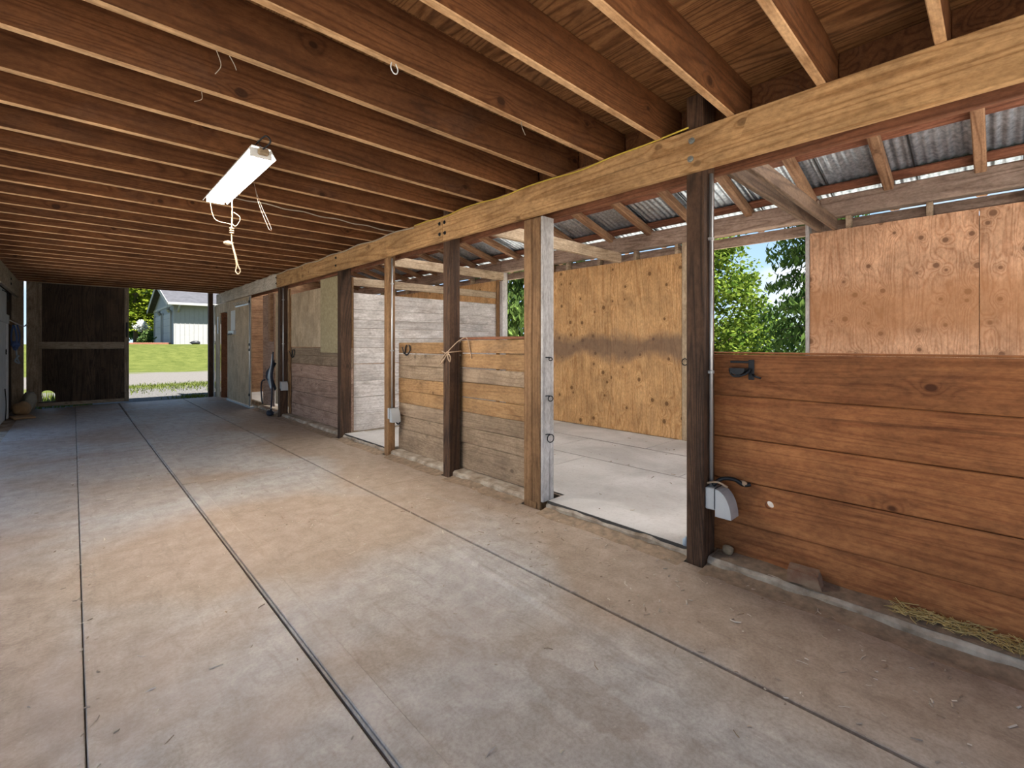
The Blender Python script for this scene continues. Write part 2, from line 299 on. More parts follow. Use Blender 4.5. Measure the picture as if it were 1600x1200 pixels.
def mat_ground():
    mt, t, b = new_mat('gravel_and_lawn')
    g = nn(t, 'ShaderNodeNewGeometry'); p = g.outputs['Position']
    s = nn(t, 'ShaderNodeSeparateXYZ'); t.links.new(p, s.inputs[0])
    nb = tex(t, p, 0.6, 4, 0.6); nf = tex(t, p, 18, 4, 0.7); ng = tex(t, p, 2.2, 5, 0.7)
    y = math_node(t, 'ADD', s.outputs['Y'], math_node(t, 'MULTIPLY', math_node(t, 'SUBTRACT', nb, 0.5), 3.0))
    gravel = mixc(t, ramp(t, nf, 0.35, 0.7), (0.045, 0.043, 0.041), (0.12, 0.116, 0.112))
    drive = mixc(t, ramp(t, nf, 0.35, 0.7), (0.08, 0.075, 0.07), (0.115, 0.107, 0.10))
    grass = mixc(t, ramp(t, math_node(t, 'ADD', math_node(t, 'MULTIPLY', ng, 0.6), math_node(t, 'MULTIPLY', nf, 0.4)), 0.36, 0.62), (0.033, 0.045, 0.009), (0.075, 0.085, 0.022))
    def step(y0, y1): return ramp(t, math_node(t, 'DIVIDE', math_node(t, 'SUBTRACT', y, y0), y1 - y0, True), 0.0, 1.0)
    col = mixc(t, step(17.2, 18.0), gravel, grass)
    col = mixc(t, step(18.6, 19.6), col, drive)
    col = mixc(t, step(26.0, 27.2), col, grass)
    # grass on the stall side of the barn as well
    side = ramp(t, math_node(t, 'SUBTRACT', s.outputs['X'], 6.5, True), 0.0, 1.0)
    col = mixc(t, side, col, grass)
    t.links.new(col, b.inputs['Base Color']); b.inputs['Roughness'].default_value = 1.0; b.inputs['Specular IOR Level'].default_value = 0.05
    bump(t, b, nf, 0.6, 0.03); return mt
M['ground'] = mat_ground()

# ------------------------------------------------------------------ geometry helpers
WORLD = {}
def tag(o, label=None, cat=None, group=None, kind=None):
    if label: o['label'] = label
    if cat: o['category'] = cat
    if group: o['group'] = group
    if kind: o['kind'] = kind
    return o
def link(name, data, mat=None, parent=None, loc=(0, 0, 0), rot=None):
    o = bpy.data.objects.new(name, data); C.objects.link(o)
    if mat is not None and data is not None and not data.materials: data.materials.append(M[mat])
    loc = Vector(loc); WORLD[o.name] = loc
    if parent is not None:
        o.parent = parent; o.location = loc - WORLD[parent.name]
    else: o.location = loc
    if rot: o.rotation_euler = rot
    return o
def empty(name, loc, label=None, cat=None, group=None, kind=None):
    return tag(link(name, None, loc=loc), label, cat, group, kind)
def pymesh(name, v, f, smooth=False):
    me = bpy.data.meshes.new(name); me.from_pydata([tuple(x) for x in v], [], f); me.update()
    if smooth: me.shade_smooth()
    return me
_boxes = {}
def box_mesh(sx, sy, sz, mat, bev):
    key = (round(sx, 4), round(sy, 4), round(sz, 4), mat, bev)
    if key in _boxes: return _boxes[key]
    bm = bmesh.new(); bmesh.ops.create_cube(bm, size=1)
    for v in bm.verts: v.co = Vector((v.co.x * sx, v.co.y * sy, v.co.z * sz))
    if bev: bmesh.ops.bevel(bm, geom=bm.edges[:], offset=min(bev, min(sx, sy, sz) * 0.3), segments=1, affect='EDGES')
    me = bpy.data.meshes.new('board'); bm.to_mesh(me); bm.free(); me.materials.append(M[mat]); _boxes[key] = me
    return me
def box(name, x, y, z, mat, parent=None, bev=0.004, rot=None):
    x0, x1 = x; y0, y1 = y; z0, z1 = z
    return link(name, box_mesh(x1 - x0, y1 - y0, z1 - z0, mat, bev), None, parent, ((x0 + x1) / 2, (y0 + y1) / 2, (z0 + z1) / 2), rot)
def jit(a): return random.uniform(-a, a)
def tube_geo(pts, r, sides=6, closed=False):
    pts = [Vector(p) for p in pts]; n = len(pts); v, f = [], []
    up = Vector((0.13, 0.21, 1)).normalized()
    for i, p in enumerate(pts):
        a = pts[(i - 1) % n] if (closed or i > 0) else p
        b = pts[(i + 1) % n] if (closed or i < n - 1) else p
        d = (b - a).normalized()
        s = d.cross(up)
        if s.length < 0.05: s = d.cross(Vector((1, 0, 0)))
        s.normalize(); u = s.cross(d)
        rr = r(i / max(1, n - 1)) if callable(r) else r
        for k in range(sides):
            an = 2 * math.pi * k / sides
            v.append(p + s * math.cos(an) * rr + u * math.sin(an) * rr)
    for i in range(n if closed else n - 1):
        j = (i + 1) % n
        for k in range(sides):
            l = (k + 1) % sides
            f.append((i * sides + k, i * sides + l, j * sides + l, j * sides + k))
    if not closed:
        f.append(tuple(range(sides - 1, -1, -1))); f.append(tuple((n - 1) * sides + k for k in range(sides)))
    return v, f
def tube(name, pts, r, mat, parent=None, sides=6, closed=False, base=None):
    base = Vector(base if base is not None else pts[0])
    v, f = tube_geo([Vector(p) - base for p in pts], r, sides, closed)
    return link(name, pymesh(name, v, f, True), mat, parent, base)
def spline(pts, n=6):
    pts = [Vector(p) for p in pts]; out = []
    for i in range(len(pts) - 1):
        p0, p1, p2, p3 = pts[max(i - 1, 0)], pts[i], pts[i + 1], pts[min(i + 2, len(pts) - 1)]
        for k in range(n):
            t = k / n
            out.append(0.5 * ((2 * p1) + (p2 - p0) * t + (2 * p0 - 5 * p1 + 4 * p2 - p3) * t * t + (3 * p1 - p0 - 3 * p2 + p3) * t ** 3))
    out.append(pts[-1]); return out
def extrude(name, prof, axis, a0, a1, mat, parent=None, base=None):
    """profile of (u, v) points swept along an axis: X -> (y, z), Y -> (x, z), Z -> (x, y)"""
    n = len(prof); P = []
    for a in (a0, a1):
        for u, v in prof: P.append({'X': (a, u, v), 'Y': (u, a, v), 'Z': (u, v, a)}[axis])
    f = [tuple(range(n)), tuple(range(2 * n - 1, n - 1, -1))] + [(i, (i + 1) % n, n + (i + 1) % n, n + i) for i in range(n)]
    c = Vector(base) if base is not None else sum((Vector(p) for p in P), Vector()) / len(P)
    me = pymesh(name, [Vector(p) - c for p in P], f)
    bm = bmesh.new(); bm.from_mesh(me); bmesh.ops.recalc_face_normals(bm, faces=bm.faces[:]); bm.to_mesh(me); bm.free()
    return link(name, me, mat, parent, c)
def blob(name, loc, size, mat, parent=None, seed=0, amp=0.25, sub=3, freq=2.0, flat=0.0):
    bm = bmesh.new(); bmesh.ops.create_icosphere(bm, subdivisions=sub, radius=1)
    off = Vector((seed * 3.7, seed * 1.3, seed * 5.1))
    for v in bm.verts:
        d = 1 + amp * mnoise.noise(v.co * freq + off) + amp * 0.4 * mnoise.noise(v.co * freq * 3 + off)
        c = v.co * d; v.co = Vector((c.x * size[0], c.y * size[1], max(c.z * size[2], -size[2] * (1 - flat))))
    me = bpy.data.meshes.new(name); bm.to_mesh(me); bm.free(); me.shade_smooth()
    return link(name, me, mat, parent, loc)

# ------------------------------------------------------------------ key dimensions (metres)
X_BEAM, X_POST, X_PLANK, X_BACK, X_LEFT = 2.50, 2.54, 2.70, 5.55, -0.80
Z_BEAM0, Z_BEAM1, Z_PLY = 2.215, 2.45, 2.69
Y_NEAR, Y_END = -2.1, 13.0
JOIST0, JSTEP = 0.140, 0.405
PLATE0, PLATE1, SLOPE = 2.53, 2.685, 0.27

# ------------------------------------------------------------------ ground
def ground_z(y):
    t = min(1, max(0, (y - 26.5) / 10.5)); t = t * t * (3 - 2 * t)
    return -0.06 + 1.31 * t
def make_ground():
    xs = [-70, -40, -20, -10, -4, 0, 3, 6, 10, 15, 20, 30, 50, 90]
    ys = [-50, -25, -12, -6, 0, 6, 12, 13.5, 15, 17, 19, 21, 23, 25, 26.5] + [26.5 + k * 0.75 for k in range(1, 15)] + [40, 46, 55, 70, 95, 140]
    v = [(x, y, ground_z(y)) for y in ys for x in xs]; n = len(xs)
    f = [(j * n + i, j * n + i + 1, (j + 1) * n + i + 1, (j + 1) * n + i) for j in range(len(ys) - 1) for i in range(n - 1)]
    o = link('ground', pymesh('ground', v, f, True), 'ground'); tag(o, 'gravel yard, drive and rising lawn outside the barn', 'ground', kind='structure')
make_ground()
for nm, lab, x, y, mt in (('ground_bounce_slab', 'pale concrete slab added to bounce sun into the open barn end', (-9, 12), (-14, -2.15), 'bounce_slab'),
                          ('ground_bounce_side', 'pale concrete strip added to bounce sun into the open left side', (-9, -1.06), (-2.15, 9.6), 'bounce_slab'),
                          ('ground_bounce_sand', 'pale sand strip added to bounce sun into the stalls', (5.74, 9.5), (-2.15, 13.5), 'sand')):
    tag(box(nm, x, y, (-0.3, -0.045), mt, None, 0), lab, 'ground', kind='structure')  # out-of-view pale slabs added to throw sunlight indoors

# ------------------------------------------------------------------ floor: slab, aisle mats, stall mats
floor = box('floor', (-1.05, 2.57), (Y_NEAR, 12.78), (-0.2, -0.01), 'concrete', bev=0)
tag(floor, 'barn aisle floor of long dusty grey rubber mats', 'floor', kind='structure')
def mats(xa, xb, zt, cuts, mat='mat', parent=floor, z0=-0.01, gap=0.0015):
    for a, b_ in zip(cuts, cuts[1:]):
        box('rubber_mat', (xa, xb), (a + gap, b_ - gap), (z0, zt), mat, parent, bev=0.003)
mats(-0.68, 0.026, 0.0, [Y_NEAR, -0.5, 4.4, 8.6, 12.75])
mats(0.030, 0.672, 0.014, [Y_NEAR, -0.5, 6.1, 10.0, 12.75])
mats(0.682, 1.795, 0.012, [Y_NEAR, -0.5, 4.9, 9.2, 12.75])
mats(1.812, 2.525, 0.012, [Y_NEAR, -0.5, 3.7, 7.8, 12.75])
for a, b_ in ((-0.6, 4.9), (4.93, 9.9), (9.95, 12.7)):
    box('cover_strip', (0.69, 0.795), (a, b_), (0.012, 0.024), 'mat', floor, bev=0.005)
def ridge(xs, y0, y1, h, wd):
    v, f = [], []; n = 24
    for i in range(n + 1):
        t = i / n; y = y0 + (y1 - y0) * t; x = xs[0] + (xs[1] - xs[0]) * t + 0.01 * math.sin(t * 7)
        hh = h * math.sin(math.pi * min(1, max(0.02, t)))
        for u, z in ((-wd, 0), (-wd * .35, hh), (wd * .35, hh), (wd, 0)): v.append((x + u, y, 0.0115 + z))
    for i in range(n):
        for k in range(3): f.append((i * 4 + k, i * 4 + k + 1, (i + 1) * 4 + k + 1, (i + 1) * 4 + k))
    link('mat_ridge', pymesh('mat_ridge', v, f, True), 'mat', floor, (0, 0, 0))
ridge((1.54, 1.70), 0.75, 2.5, 0.012, 0.030)
ridge((1.62, 1.745), 0.9, 2.4, 0.008, 0.014)
stall_slab = box('floor_stall', (2.845, X_BACK + 0.1), (Y_NEAR, Y_END), (-0.2, 0.030), 'concrete', bev=0)
tag(stall_slab, 'pale dusty matted floor inside the horse stalls', 'floor', kind='structure')
for xa, xb, cuts in ((2.86, 3.98, [Y_NEAR, -0.6, 1.22, 3.05, 4.9, 6.04]), (4.0, 4.78, [Y_NEAR, -0.2, 2.0, 3.62, 6.04]), (4.80, 5.53, [Y_NEAR, 1.0, 2.8, 4.6, 6.04]), (2.86, 5.53, [6.2, 8.4, 10.6, Y_END])):
    mats(xa, xb, 0.045 + jit(0.003), cuts, 'stall_mat', stall_slab, 0.030, 0.004)

# ------------------------------------------------------------------ posts
post_spec = [  # name, y0, y1, depth, mat, label
    (1.126, 1.227, 0.145, 'dark_post', 'dark oiled square post at the open stall doorway beside the orange plank front'),
    (3.522, 3.624, 0.125, 'dark_post', 'dark post with twine tied round it between two low plank panels'),
    (4.680, 4.769, 0.090, 'tan_post', 'slim tan post carrying steel conduit and a grey outlet box, by horseshoe hook'),
    (5.940, 6.040, 0.145, 'dark_post', 'dark post between the stall doorway and the strand board panel'),
    (8.400, 8.505, 0.130, 'dark_post', 'dark far post with conduit, behind the hanging black halter'),
    (-1.60, -1.50, 0.145, 'dark_post', 'dark post at the other end of the orange plank front, towards the open barn end'),
]
POSTS = []
for y0, y1, dp, mt, lab in post_spec:
    p = box('stall_post', (X_POST, X_POST + dp), (y0, y1), (-0.01, 2.66), mt, bev=0.006)
    tag(p, lab, 'post', 'posts carrying the aisle beam'); POSTS.append(p)
dbl = empty('double_post', (2.58, 2.455, -0.01), 'tan double post with a whitened side board carrying iron rings', 'post')
box('post_half', (X_POST, X_POST + 0.085), (2.455, 2.543), (-0.01, Z_BEAM0 - 0.002), 'tan_post', dbl, 0.006)
box('post_half', (X_POST, X_POST + 0.085), (2.368, 2.452), (-0.01, Z_BEAM0 - 0.002), 'tan_post', dbl, 0.006)
box('side_board', (X_POST + 0.004, X_POST + 0.128), (2.343, 2.366), (0.065, Z_BEAM0 - 0.002), 'white_board_z', dbl, 0.003)
box('toe_plate', (X_POST - 0.008, X_POST - 0.0005), (2.40, 2.50), (0.0, 0.055), 'tan_post', dbl, 0.002)

# ------------------------------------------------------------------ kerb
kerb = empty('trim_1', (2.7, 4, -0.01), 'low rough concrete kerb under the stall fronts', 'kerb', kind='structure')
def kerb_seg(y0, y1, x0=2.572):
    n = max(3, int((y1 - y0) / 0.035)); v, f = [], []
    for i in range(n + 1):
        y = y0 + (y1 - y0) * i / n
        a, b_ = 0.014 * mnoise.noise(Vector((y * 9, 0, 1))), 0.018 * mnoise.noise(Vector((y * 7, 3, 1)))
        for x, z in ((x0, -0.01), (x0 + a, 0.045 + b_), (x0 + 0.018 + a, 0.062 + b_ * .6), (2.843, 0.062), (2.843, -0.01)): v.append((x, y, z))
    for i in range(n):
        for k in range(4): f.append((i * 5 + k, (i + 1) * 5 + k, (i + 1) * 5 + k + 1, i * 5 + k + 1))
    f.append((0, 1, 2, 3, 4)); f.append(tuple(n * 5 + k for k in (4, 3, 2, 1, 0)))
    c = Vector((2.7, (y0 + y1) / 2, 0)); link('kerb_segment', pymesh('kerb_segment', [Vector(p) - c for p in v], f), 'concrete', kerb, c)
segs = [(Y_NEAR, -1.61), (-1.49, 1.12), (1.233, 2.337), (2.549, 3.516), (3.63, 4.674), (4.775, 5.934), (6.046, 8.394), (8.511, 9.85)]
for a, b_ in segs: kerb_seg(a, b_)
for a, b_ in ((1.235, 2.335), (4.78, 5.93)):
    box('threshold_mat', (2.592, 2.858), (a, b_), (0.0625, 0.074), 'stall_mat', kerb, 0.003)
    box('mat_edge', (2.586, 2.5915), (a, b_), (0.050, 0.0735), 'rubber_edge', kerb, 0.001)
# dirt drifted along the kerb top by the near plank front
def dirt_drift():
    v, f = [], []; n = 60
    for i in range(n + 1):
        y = -1.45 + 2.55 * i / n
        for k, x in enumerate((2.585, 2.62, 2.66, 2.699)):
            v.append((x, y, 0.0635 + (0.004 + 0.016 * (k / 3) * (0.6 + 0.6 * mnoise.noise(Vector((x * 20, y * 5, 0))))) * (0 if k == 0 else 1)))
    for i in range(n):
        for k in range(3): f.append((i * 4 + k, (i + 1) * 4 + k, (i + 1) * 4 + k + 1, i * 4 + k + 1))
    link('dirt_drift', pymesh('dirt_drift', v, f, True), 'dirt', kerb)
dirt_drift()
def dirt_bank(y0, y1):
    v, f = [], []; n = int((y1 - y0) / 0.05)
    for i in range(n + 1):
        y = y0 + (y1 - y0) * i / n; q = mnoise.noise(Vector((y * 3, 1, 7))); q2 = mnoise.noise(Vector((y * 11, 4, 2)))
        for x, z in ((2.45 + 0.03 * q, 0.0118), (2.50 + 0.02 * q, 0.014 + 0.004 * q2), (2.55, 0.021 + 0.010 * q + 0.006 * q2), (2.586, 0.032 + 0.014 * q + 0.008 * q2)): v.append((x, y, max(z, 0.0118)))
    for i in range(n):
        for k in range(3): f.append((i * 4 + k, (i + 1) * 4 + k, (i + 1) * 4 + k + 1, i * 4 + k + 1))
    c = Vector((2.5, (y0 + y1) / 2, 0.01)); link('dirt_bank', pymesh('dirt_bank', [Vector(p_) - c for p_ in v], f, True), 'dirt', kerb, c)
for a, b_ in segs: dirt_bank(a, b_)

# ------------------------------------------------------------------ stall fronts (planks)
def hole_board(name, x, y, z, hy, hz, r, mat, parent):
    x0, x1 = x; c = Vector(((x0 + x1) / 2, (y[0] + y[1]) / 2, (z[0] + z[1]) / 2)); N = 24
    v, f = [], []
    circ = [(hy + r * math.cos(2 * math.pi * k / N + math.pi / 4), hz + r * math.sin(2 * math.pi * k / N + math.pi / 4)) for k in range(N)]
    cor = [(y[1], z[1]), (y[0], z[1]), (y[0], z[0]), (y[1], z[0])]
    for xx in (x0, x1):
        v += [Vector((xx, a, b_)) - c for a, b_ in cor] + [Vector((xx, a, b_)) - c for a, b_ in circ]
    S = 4 + N; q = N // 4
    for o in (0, S):
        for k in range(4):
            arc = [o + 4 + (k * q + j) % N for j in range(q, -1, -1)]
            f.append(tuple([o + k, o + (k + 1) % 4] + arc) if o == 0 else tuple(reversed([o + k, o + (k + 1) % 4] + arc)))
    for k in range(4): f.append((k, S + k, S + (k + 1) % 4, (k + 1) % 4))
    for k in range(N): f.append((4 + k, 4 + (k + 1) % N, S + 4 + (k + 1) % N, S + 4 + k))
    me = pymesh(name, v, f)
    bm = bmesh.new(); bm.from_mesh(me); bmesh.ops.recalc_face_normals(bm, faces=bm.faces[:]); bm.to_mesh(me); bm.free()
    return link(name, me, mat, parent, c)
near = empty('stall_half_wall', (2.72, -0.2, 0.062), 'low stall front of five wide oiled orange planks with a round hole', 'stall front', 'low plank stall fronts')
nz = [0.066, 0.250, 0.485, 0.724, 0.961, 1.195]
for i, (a, b_) in enumerate(zip(nz, nz[1:])):
    dx = jit(0.003)
    X = (X_PLANK + dx, X_PLANK + 0.038 + dx)
    if i == 1: hole_board('plank', X, (-1.49, 1.30), (a + 0.002, b_ - 0.002), 0.842, 0.389, 0.0215, 'orange_plank', near)
    else: box('plank', X, (-1.49, 1.30), (a + 0.0015, b_ - 0.0015), 'orange_plank', near, 0.005)
box('cap_rail', (X_PLANK + 0.006, X_PLANK + 0.09), (-1.49, 1.29), (1.196, 1.206), 'orange_plank', near, 0.003)
near2 = empty('stall_half_wall', (2.72, -1.9, 0.062), 'short orange plank stall front at the open near barn end', 'stall front', 'low plank stall fronts')
for a, b_ in zip(nz, nz[1:]): box('plank', (X_PLANK, X_PLANK + 0.038), (Y_NEAR + 0.05, -1.55), (a + 0.0015, b_ - 0.0015), 'orange_plank', near2, 0.005)
ez = [0.066, 0.315, 0.464, 0.607, 0.75, 0.89, 1.03, 1.17, 1.29]
pal = ['grey_plank', 'grey_plank', 'grey_plank', 'fresh_plank', 'fresh_plank', 'grey_plank', 'fresh_plank', 'fresh_plank']
pal2 = ['grey_plank', 'grey_plank', 'grey_plank', 'fresh_plank', 'fresh_plank', 'grey_plank', 'grey_plank', 'fresh_plank']
def front(label, y0, y1, pal, gaps, dz=0.0):
    o = empty('stall_half_wall', (2.72, (y0 + y1) / 2, 0.062), label, 'stall front', 'low plank stall fronts')
    for i, (a, b_) in enumerate(zip(ez, ez[1:])):
        g = 0.010 if i in gaps else 0.0015
        box('plank', (X_PLANK + jit(0.003), X_PLANK + 0.036), (y0, y1), (a + 0.001 + dz, b_ - g + dz), pal[i], o, 0.004, rot=(jit(0.002), 0, 0))
    return o
fa = front('low stall front of grey and orange planks with daylight slits beside the double post', 2.50, 3.565, pal, (3, 5, 6))
box('cap_rail', (X_PLANK + 0.004, X_PLANK + 0.10), (2.56, 3.60), (1.293, 1.318), 'red_beam', fa, 0.004)
fb = front('low stall front of grey and orange planks between twine post and conduit post', 3.57, 4.725, pal2, (6,), -0.02)
far = empty('stall_half_wall', (2.72, 7.2, 0.062), 'worn pinkish plank stall front under the strand board and pale plywood', 'stall front', 'low plank stall fronts')
fz = [0.066, 0.264, 0.474, 0.715, 0.935, 1.075, 1.20]
for i, (a, b_) in enumerate(zip(fz, fz[1:])):
    box('plank', (X_PLANK + jit(0.003), X_PLANK + 0.036), (5.99, 8.45), (a + 0.001, b_ - (0.006 if i == 3 else 0.002)), ['pink_plank'] * 4 and ('pink_plank' if i < 4 else 'grey_plank'), far, 0.004)
box('osb_panel', (X_PLANK - 0.045, X_PLANK - 0.033), (6.05, 6.92), (1.13, 2.205), 'osb', far, 0.001)
box('plywood_panel', (X_PLANK - 0.006, X_PLANK + 0.006), (6.85, 8.39), (1.21, 2.10), 'ply_pale', far, 0.001)
box('panel_stud', (X_PLANK - 0.03, X_PLANK - 0.008), (8.30, 8.385), (0.07, 2.2), 'tan_post', far, 0.003)
box('panel_stud', (X_PLANK - 0.03, X_PLANK - 0.006), (6.05, 6.10), (0.07, 1.12), 'tan_post', far, 0.003)

# far tack-room front: plywood panels with a stud, then a sliding plywood door, then a framed recess
tack = empty('tack_room_front', (2.66, 9.2, 0.0), 'pale plywood panels with a brown stud beside the sliding plywood door', 'wall panel')
box('plywood_panel', (2.70, 2.712), (8.51, 9.18), (0.16, 2.19), 'ply_pale', tack, 0.001)
box('plywood_panel', (2.68, 2.692), (9.19, 9.88), (0.10, 2.19), 'pink_plank', tack, 0.001)
box('stud', (2.62, 2.678), (9.21, 9.33), (1.30, 2.19), 'rough_wood_x', tack, 0.004)
sd = empty('door_2', (2.48, 10.8, 0.02), 'pale plywood sliding stall door with steel rod latch', 'door', kind='structure')
for a, b_ in ((9.92, 10.55), (10.552, 11.15), (11.152, 11.78)):
    box('door_panel', (2.475, 2.493), (a, b_), (0.06, 2.19), 'ply_pale', sd, 0.002)
tube('latch_rod', [(2.462, 9.96, 0.05), (2.462, 9.96, 2.16)], 0.009, 'conduit', sd)
box('door_edge', (2.466, 2.474), (9.92, 9.95), (0.06, 2.19), 'conduit', sd, 0.001)
for z in (0.25, 1.12, 1.22, 2.05):
    box('latch_bracket', (2.448, 2.473), (9.935, 9.985), (z, z + 0.05), 'black_metal', sd, 0.003)
box('bottom_sill', (2.46, 2.53), (9.9, 11.8), (0.0125, 0.05), 'grey_box', sd, 0.003)
rk = empty('halter_rack', (2.45, 10.4, 2.0), 'steel tack rack with teeth on the sliding plywood door', 'rack')
box('rail', (2.455, 2.473), (10.0, 11.0), (2.02, 2.05), 'conduit', rk, 0.003)
for k in range(8): tube('tooth', [(2.464, 10.05 + k * 0.13, 2.045), (2.43, 10.05 + k * 0.13, 2.075), (2.41, 10.05 + k * 0.13, 2.11)], 0.006, 'conduit', rk)
sg = empty('notice_board', (2.46, 11.3, 1.5), 'white paper notice with a dark clip tray on the sliding plywood door', 'notice')
box('sheet', (2.466, 2.473), (11.08, 11.42), (1.55, 1.97), 'paper', sg, 0.001)
box('tray', (2.425, 2.473), (11.02, 11.48), (1.46, 1.54), 'grey_box', sg, 0.003)
for k in range(6): tube('hook', [(2.426, 11.06 + k * 0.075, 1.47), (2.40, 11.06 + k * 0.075, 1.45), (2.395, 11.06 + k * 0.075, 1.49)], 0.005, 'black_metal', sg)
rec = empty('door_frame_recess', (2.5, 12.4, 0.0), 'plywood framed dark doorway recess beyond the sliding door', 'door frame')
box('frame_panel', (2.475, 2.495), (12.52, 12.99), (0.0, 2.19), 'ply_pale', rec, 0.002)
box('header', (2.475, 2.495), (11.80, 12.515), (1.98, 2.19), 'ply_pale', rec, 0.002)
box('jamb', (2.50, 2.72), (12.50, 12.53), (0.0, 2.0), 'red_beam', rec, 0.003)
box('inner_panel', (2.72, 2.735), (11.5, 12.49), (0.0, 2.19), 'ply', rec, 0.001)
th = box('thermometer_strip', (2.462, 2.474), (12.62, 12.72), (1.5, 1.9), 'paper', bev=0.003); tag(th, 'narrow white strip gauge on the plywood frame by the barn opening', 'gauge')

# ------------------------------------------------------------------ main beams
fbm = empty('aisle_beam', (2.52, 5, Z_BEAM0), 'long yellowish timber beam bolted across the aisle face of the posts', 'beam')
for a, b_ in ((Y_NEAR, 3.575), (3.578, 8.45), (8.453, 13.0)):
    box('beam_timber', (X_BEAM, X_BEAM + 0.039), (a, b_), (Z_BEAM0, Z_BEAM1), 'beam' if a < 8 else 'pale_beam', fbm, 0.004)
def disc(name, c, r, t, mat, parent, sides=6):
    prof = [(c[1] + r * math.cos(2 * math.pi * k / sides), c[2] + r * math.sin(2 * math.pi * k / sides)) for k in range(sides)]
    return extrude(name, prof, 'X', c[0], c[0] - t, mat, parent)
for y in (1.178, 3.54, 3.62, 5.99, 8.45, -1.55):
    for z in (2.285, 2.385):
        wsh = disc('washer', (X_BEAM - 0.0002, y + jit(0.006), z), 0.018, 0.003, 'bolt' if y < 3 else 'black_metal', fbm, 12)
        nut = disc('bolt', (X_BEAM - 0.0034, y + jit(0.002), z), 0.010, 0.010, 'bolt' if y < 3 else 'black_metal', fbm, 6)
bbm = empty('stall_beam', (2.71, 5, Z_BEAM0), 'reddish aged timber beam along the stall side of the posts', 'beam')
for a, b_ in ((Y_NEAR, 4.2), (4.203, 13.0)):
    box('beam_timber', (2.688, 2.726), (a, b_), (Z_BEAM0 + 0.01, Z_BEAM1 - 0.002), 'red_beam', bbm, 0.004)
lbm = empty('left_beam', (X_LEFT, 5, 2.15), 'whitened timber beam over the left side of the aisle', 'beam')
for a, b_ in ((Y_NEAR, 4.2), (4.203, 12.8)):
    box('beam_timber', (X_LEFT, X_LEFT + 0.05), (a, b_), (2.14, Z_BEAM1 - 0.002), 'pale_beam', lbm, 0.004)
for y in (11.2,):
    for z in (2.25, 2.33): extrude('bolt', [(y + 0.02 * math.cos(k), z + 0.02 * math.sin(k)) for k in (0, 1, 2, 3, 4, 5)], 'X', X_LEFT + 0.05, X_LEFT + 0.06, 'black_metal', lbm)

# ------------------------------------------------------------------ ceiling: plywood and joists
ceil = empty('ceiling', (1, 4, Z_BEAM1), 'barn loft underside of dark orange joists and plywood', 'ceiling', kind='structure')
for xa, xb in ((-1.0, 0.12), (0.123, 1.34), (1.343, 2.56), (2.563, 2.80)):
    ys = [Y_NEAR, -0.67, 1.76, 4.19, 6.62, 9.05, 11.48, 13.1]
    for a, b_ in zip(ys, ys[1:]): box('plywood_sheet', (xa, xb), (a + 0.001, b_ - 0.001), (Z_PLY, Z_PLY + 0.016), 'ceil_ply', ceil, 0)
k0 = int((Y_NEAR - JOIST0) / JSTEP)
for k in range(k0, 32):
    y = JOIST0 + JSTEP * k
    if y > 12.9: break
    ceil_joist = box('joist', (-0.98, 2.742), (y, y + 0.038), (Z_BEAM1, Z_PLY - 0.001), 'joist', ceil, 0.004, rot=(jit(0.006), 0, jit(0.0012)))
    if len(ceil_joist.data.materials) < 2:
        ceil_joist.data.materials.append(M['joist_lit_edge'])  # undersides take the colour with the light painted in
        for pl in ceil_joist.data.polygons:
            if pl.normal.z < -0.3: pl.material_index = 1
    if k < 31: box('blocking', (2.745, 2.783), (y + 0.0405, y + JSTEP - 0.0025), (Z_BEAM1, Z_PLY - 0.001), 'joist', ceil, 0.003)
# loft wall above the stall roof
lw = box('wall_loft', (2.80, 2.84), (Y_NEAR, Y_END + 0.2), (Z_BEAM1, 3.75), 'red_beam', bev=0); tag(lw, 'loft wall boards above the stall roof', 'wall', kind='structure')

# ------------------------------------------------------------------ lean-to roof over the stalls
roof = empty('roof_lean_to', (4.2, 5, PLATE1), 'sloping corrugated metal stall roof on rough rafters and red purlins', 'roof', kind='structure')
ang = math.atan(SLOPE)
def zr(x): return PLATE1 + SLOPE * (X_BACK - x)             # underside of the rafters
RL = (5.95 - 2.845) / math.cos(ang)
for k in range(-5, 21):
    y = 0.05 + 0.617 * k
    xm = (2.845 + 5.95) / 2
    c = (xm, y + 0.0375 + jit(0.02), zr(xm) + 0.045)
    link('rafter', box_mesh(RL, 0.075, 0.09, 'rough_wood_x', 0.008), None, roof, c, (jit(0.01), ang, jit(0.006)))
for x in (5.50, 4.87, 4.27, 3.67, 3.07):
    for a, b_ in ((Y_NEAR, 1.62), (1.63, 6.2), (6.21, 13.1)):
        link('purlin', box_mesh(0.10 if x < 5.4 else 0.14, b_ - a, 0.022, 'purlin', 0.004), None, roof, (x, (a + b_) / 2, zr(x) + 0.104 / math.cos(ang)), (0, ang, 0))
def metal_sheet(wd, L):
    v, f = [], []; n = 48
    for i in range(n + 1):
        y = -wd / 2 + wd * i / n
        z = 0.0085 * math.cos(2 * math.pi * (y / 0.0675))
        for s in (-L / 2, L / 2): v.append((s, y, z))
    for i in range(n): f.append((2 * i, 2 * i + 1, 2 * i + 3, 2 * i + 2))
    return pymesh('metal_sheet', v, f, True)
sheet = metal_sheet(0.675, (6.0 - 4.50) / math.cos(ang)); sheet.materials.append(M['galv'])
clear = metal_sheet(0.675, (4.60 - 2.846) / math.cos(ang)); clear.materials.append(M['added_fibreglass'])
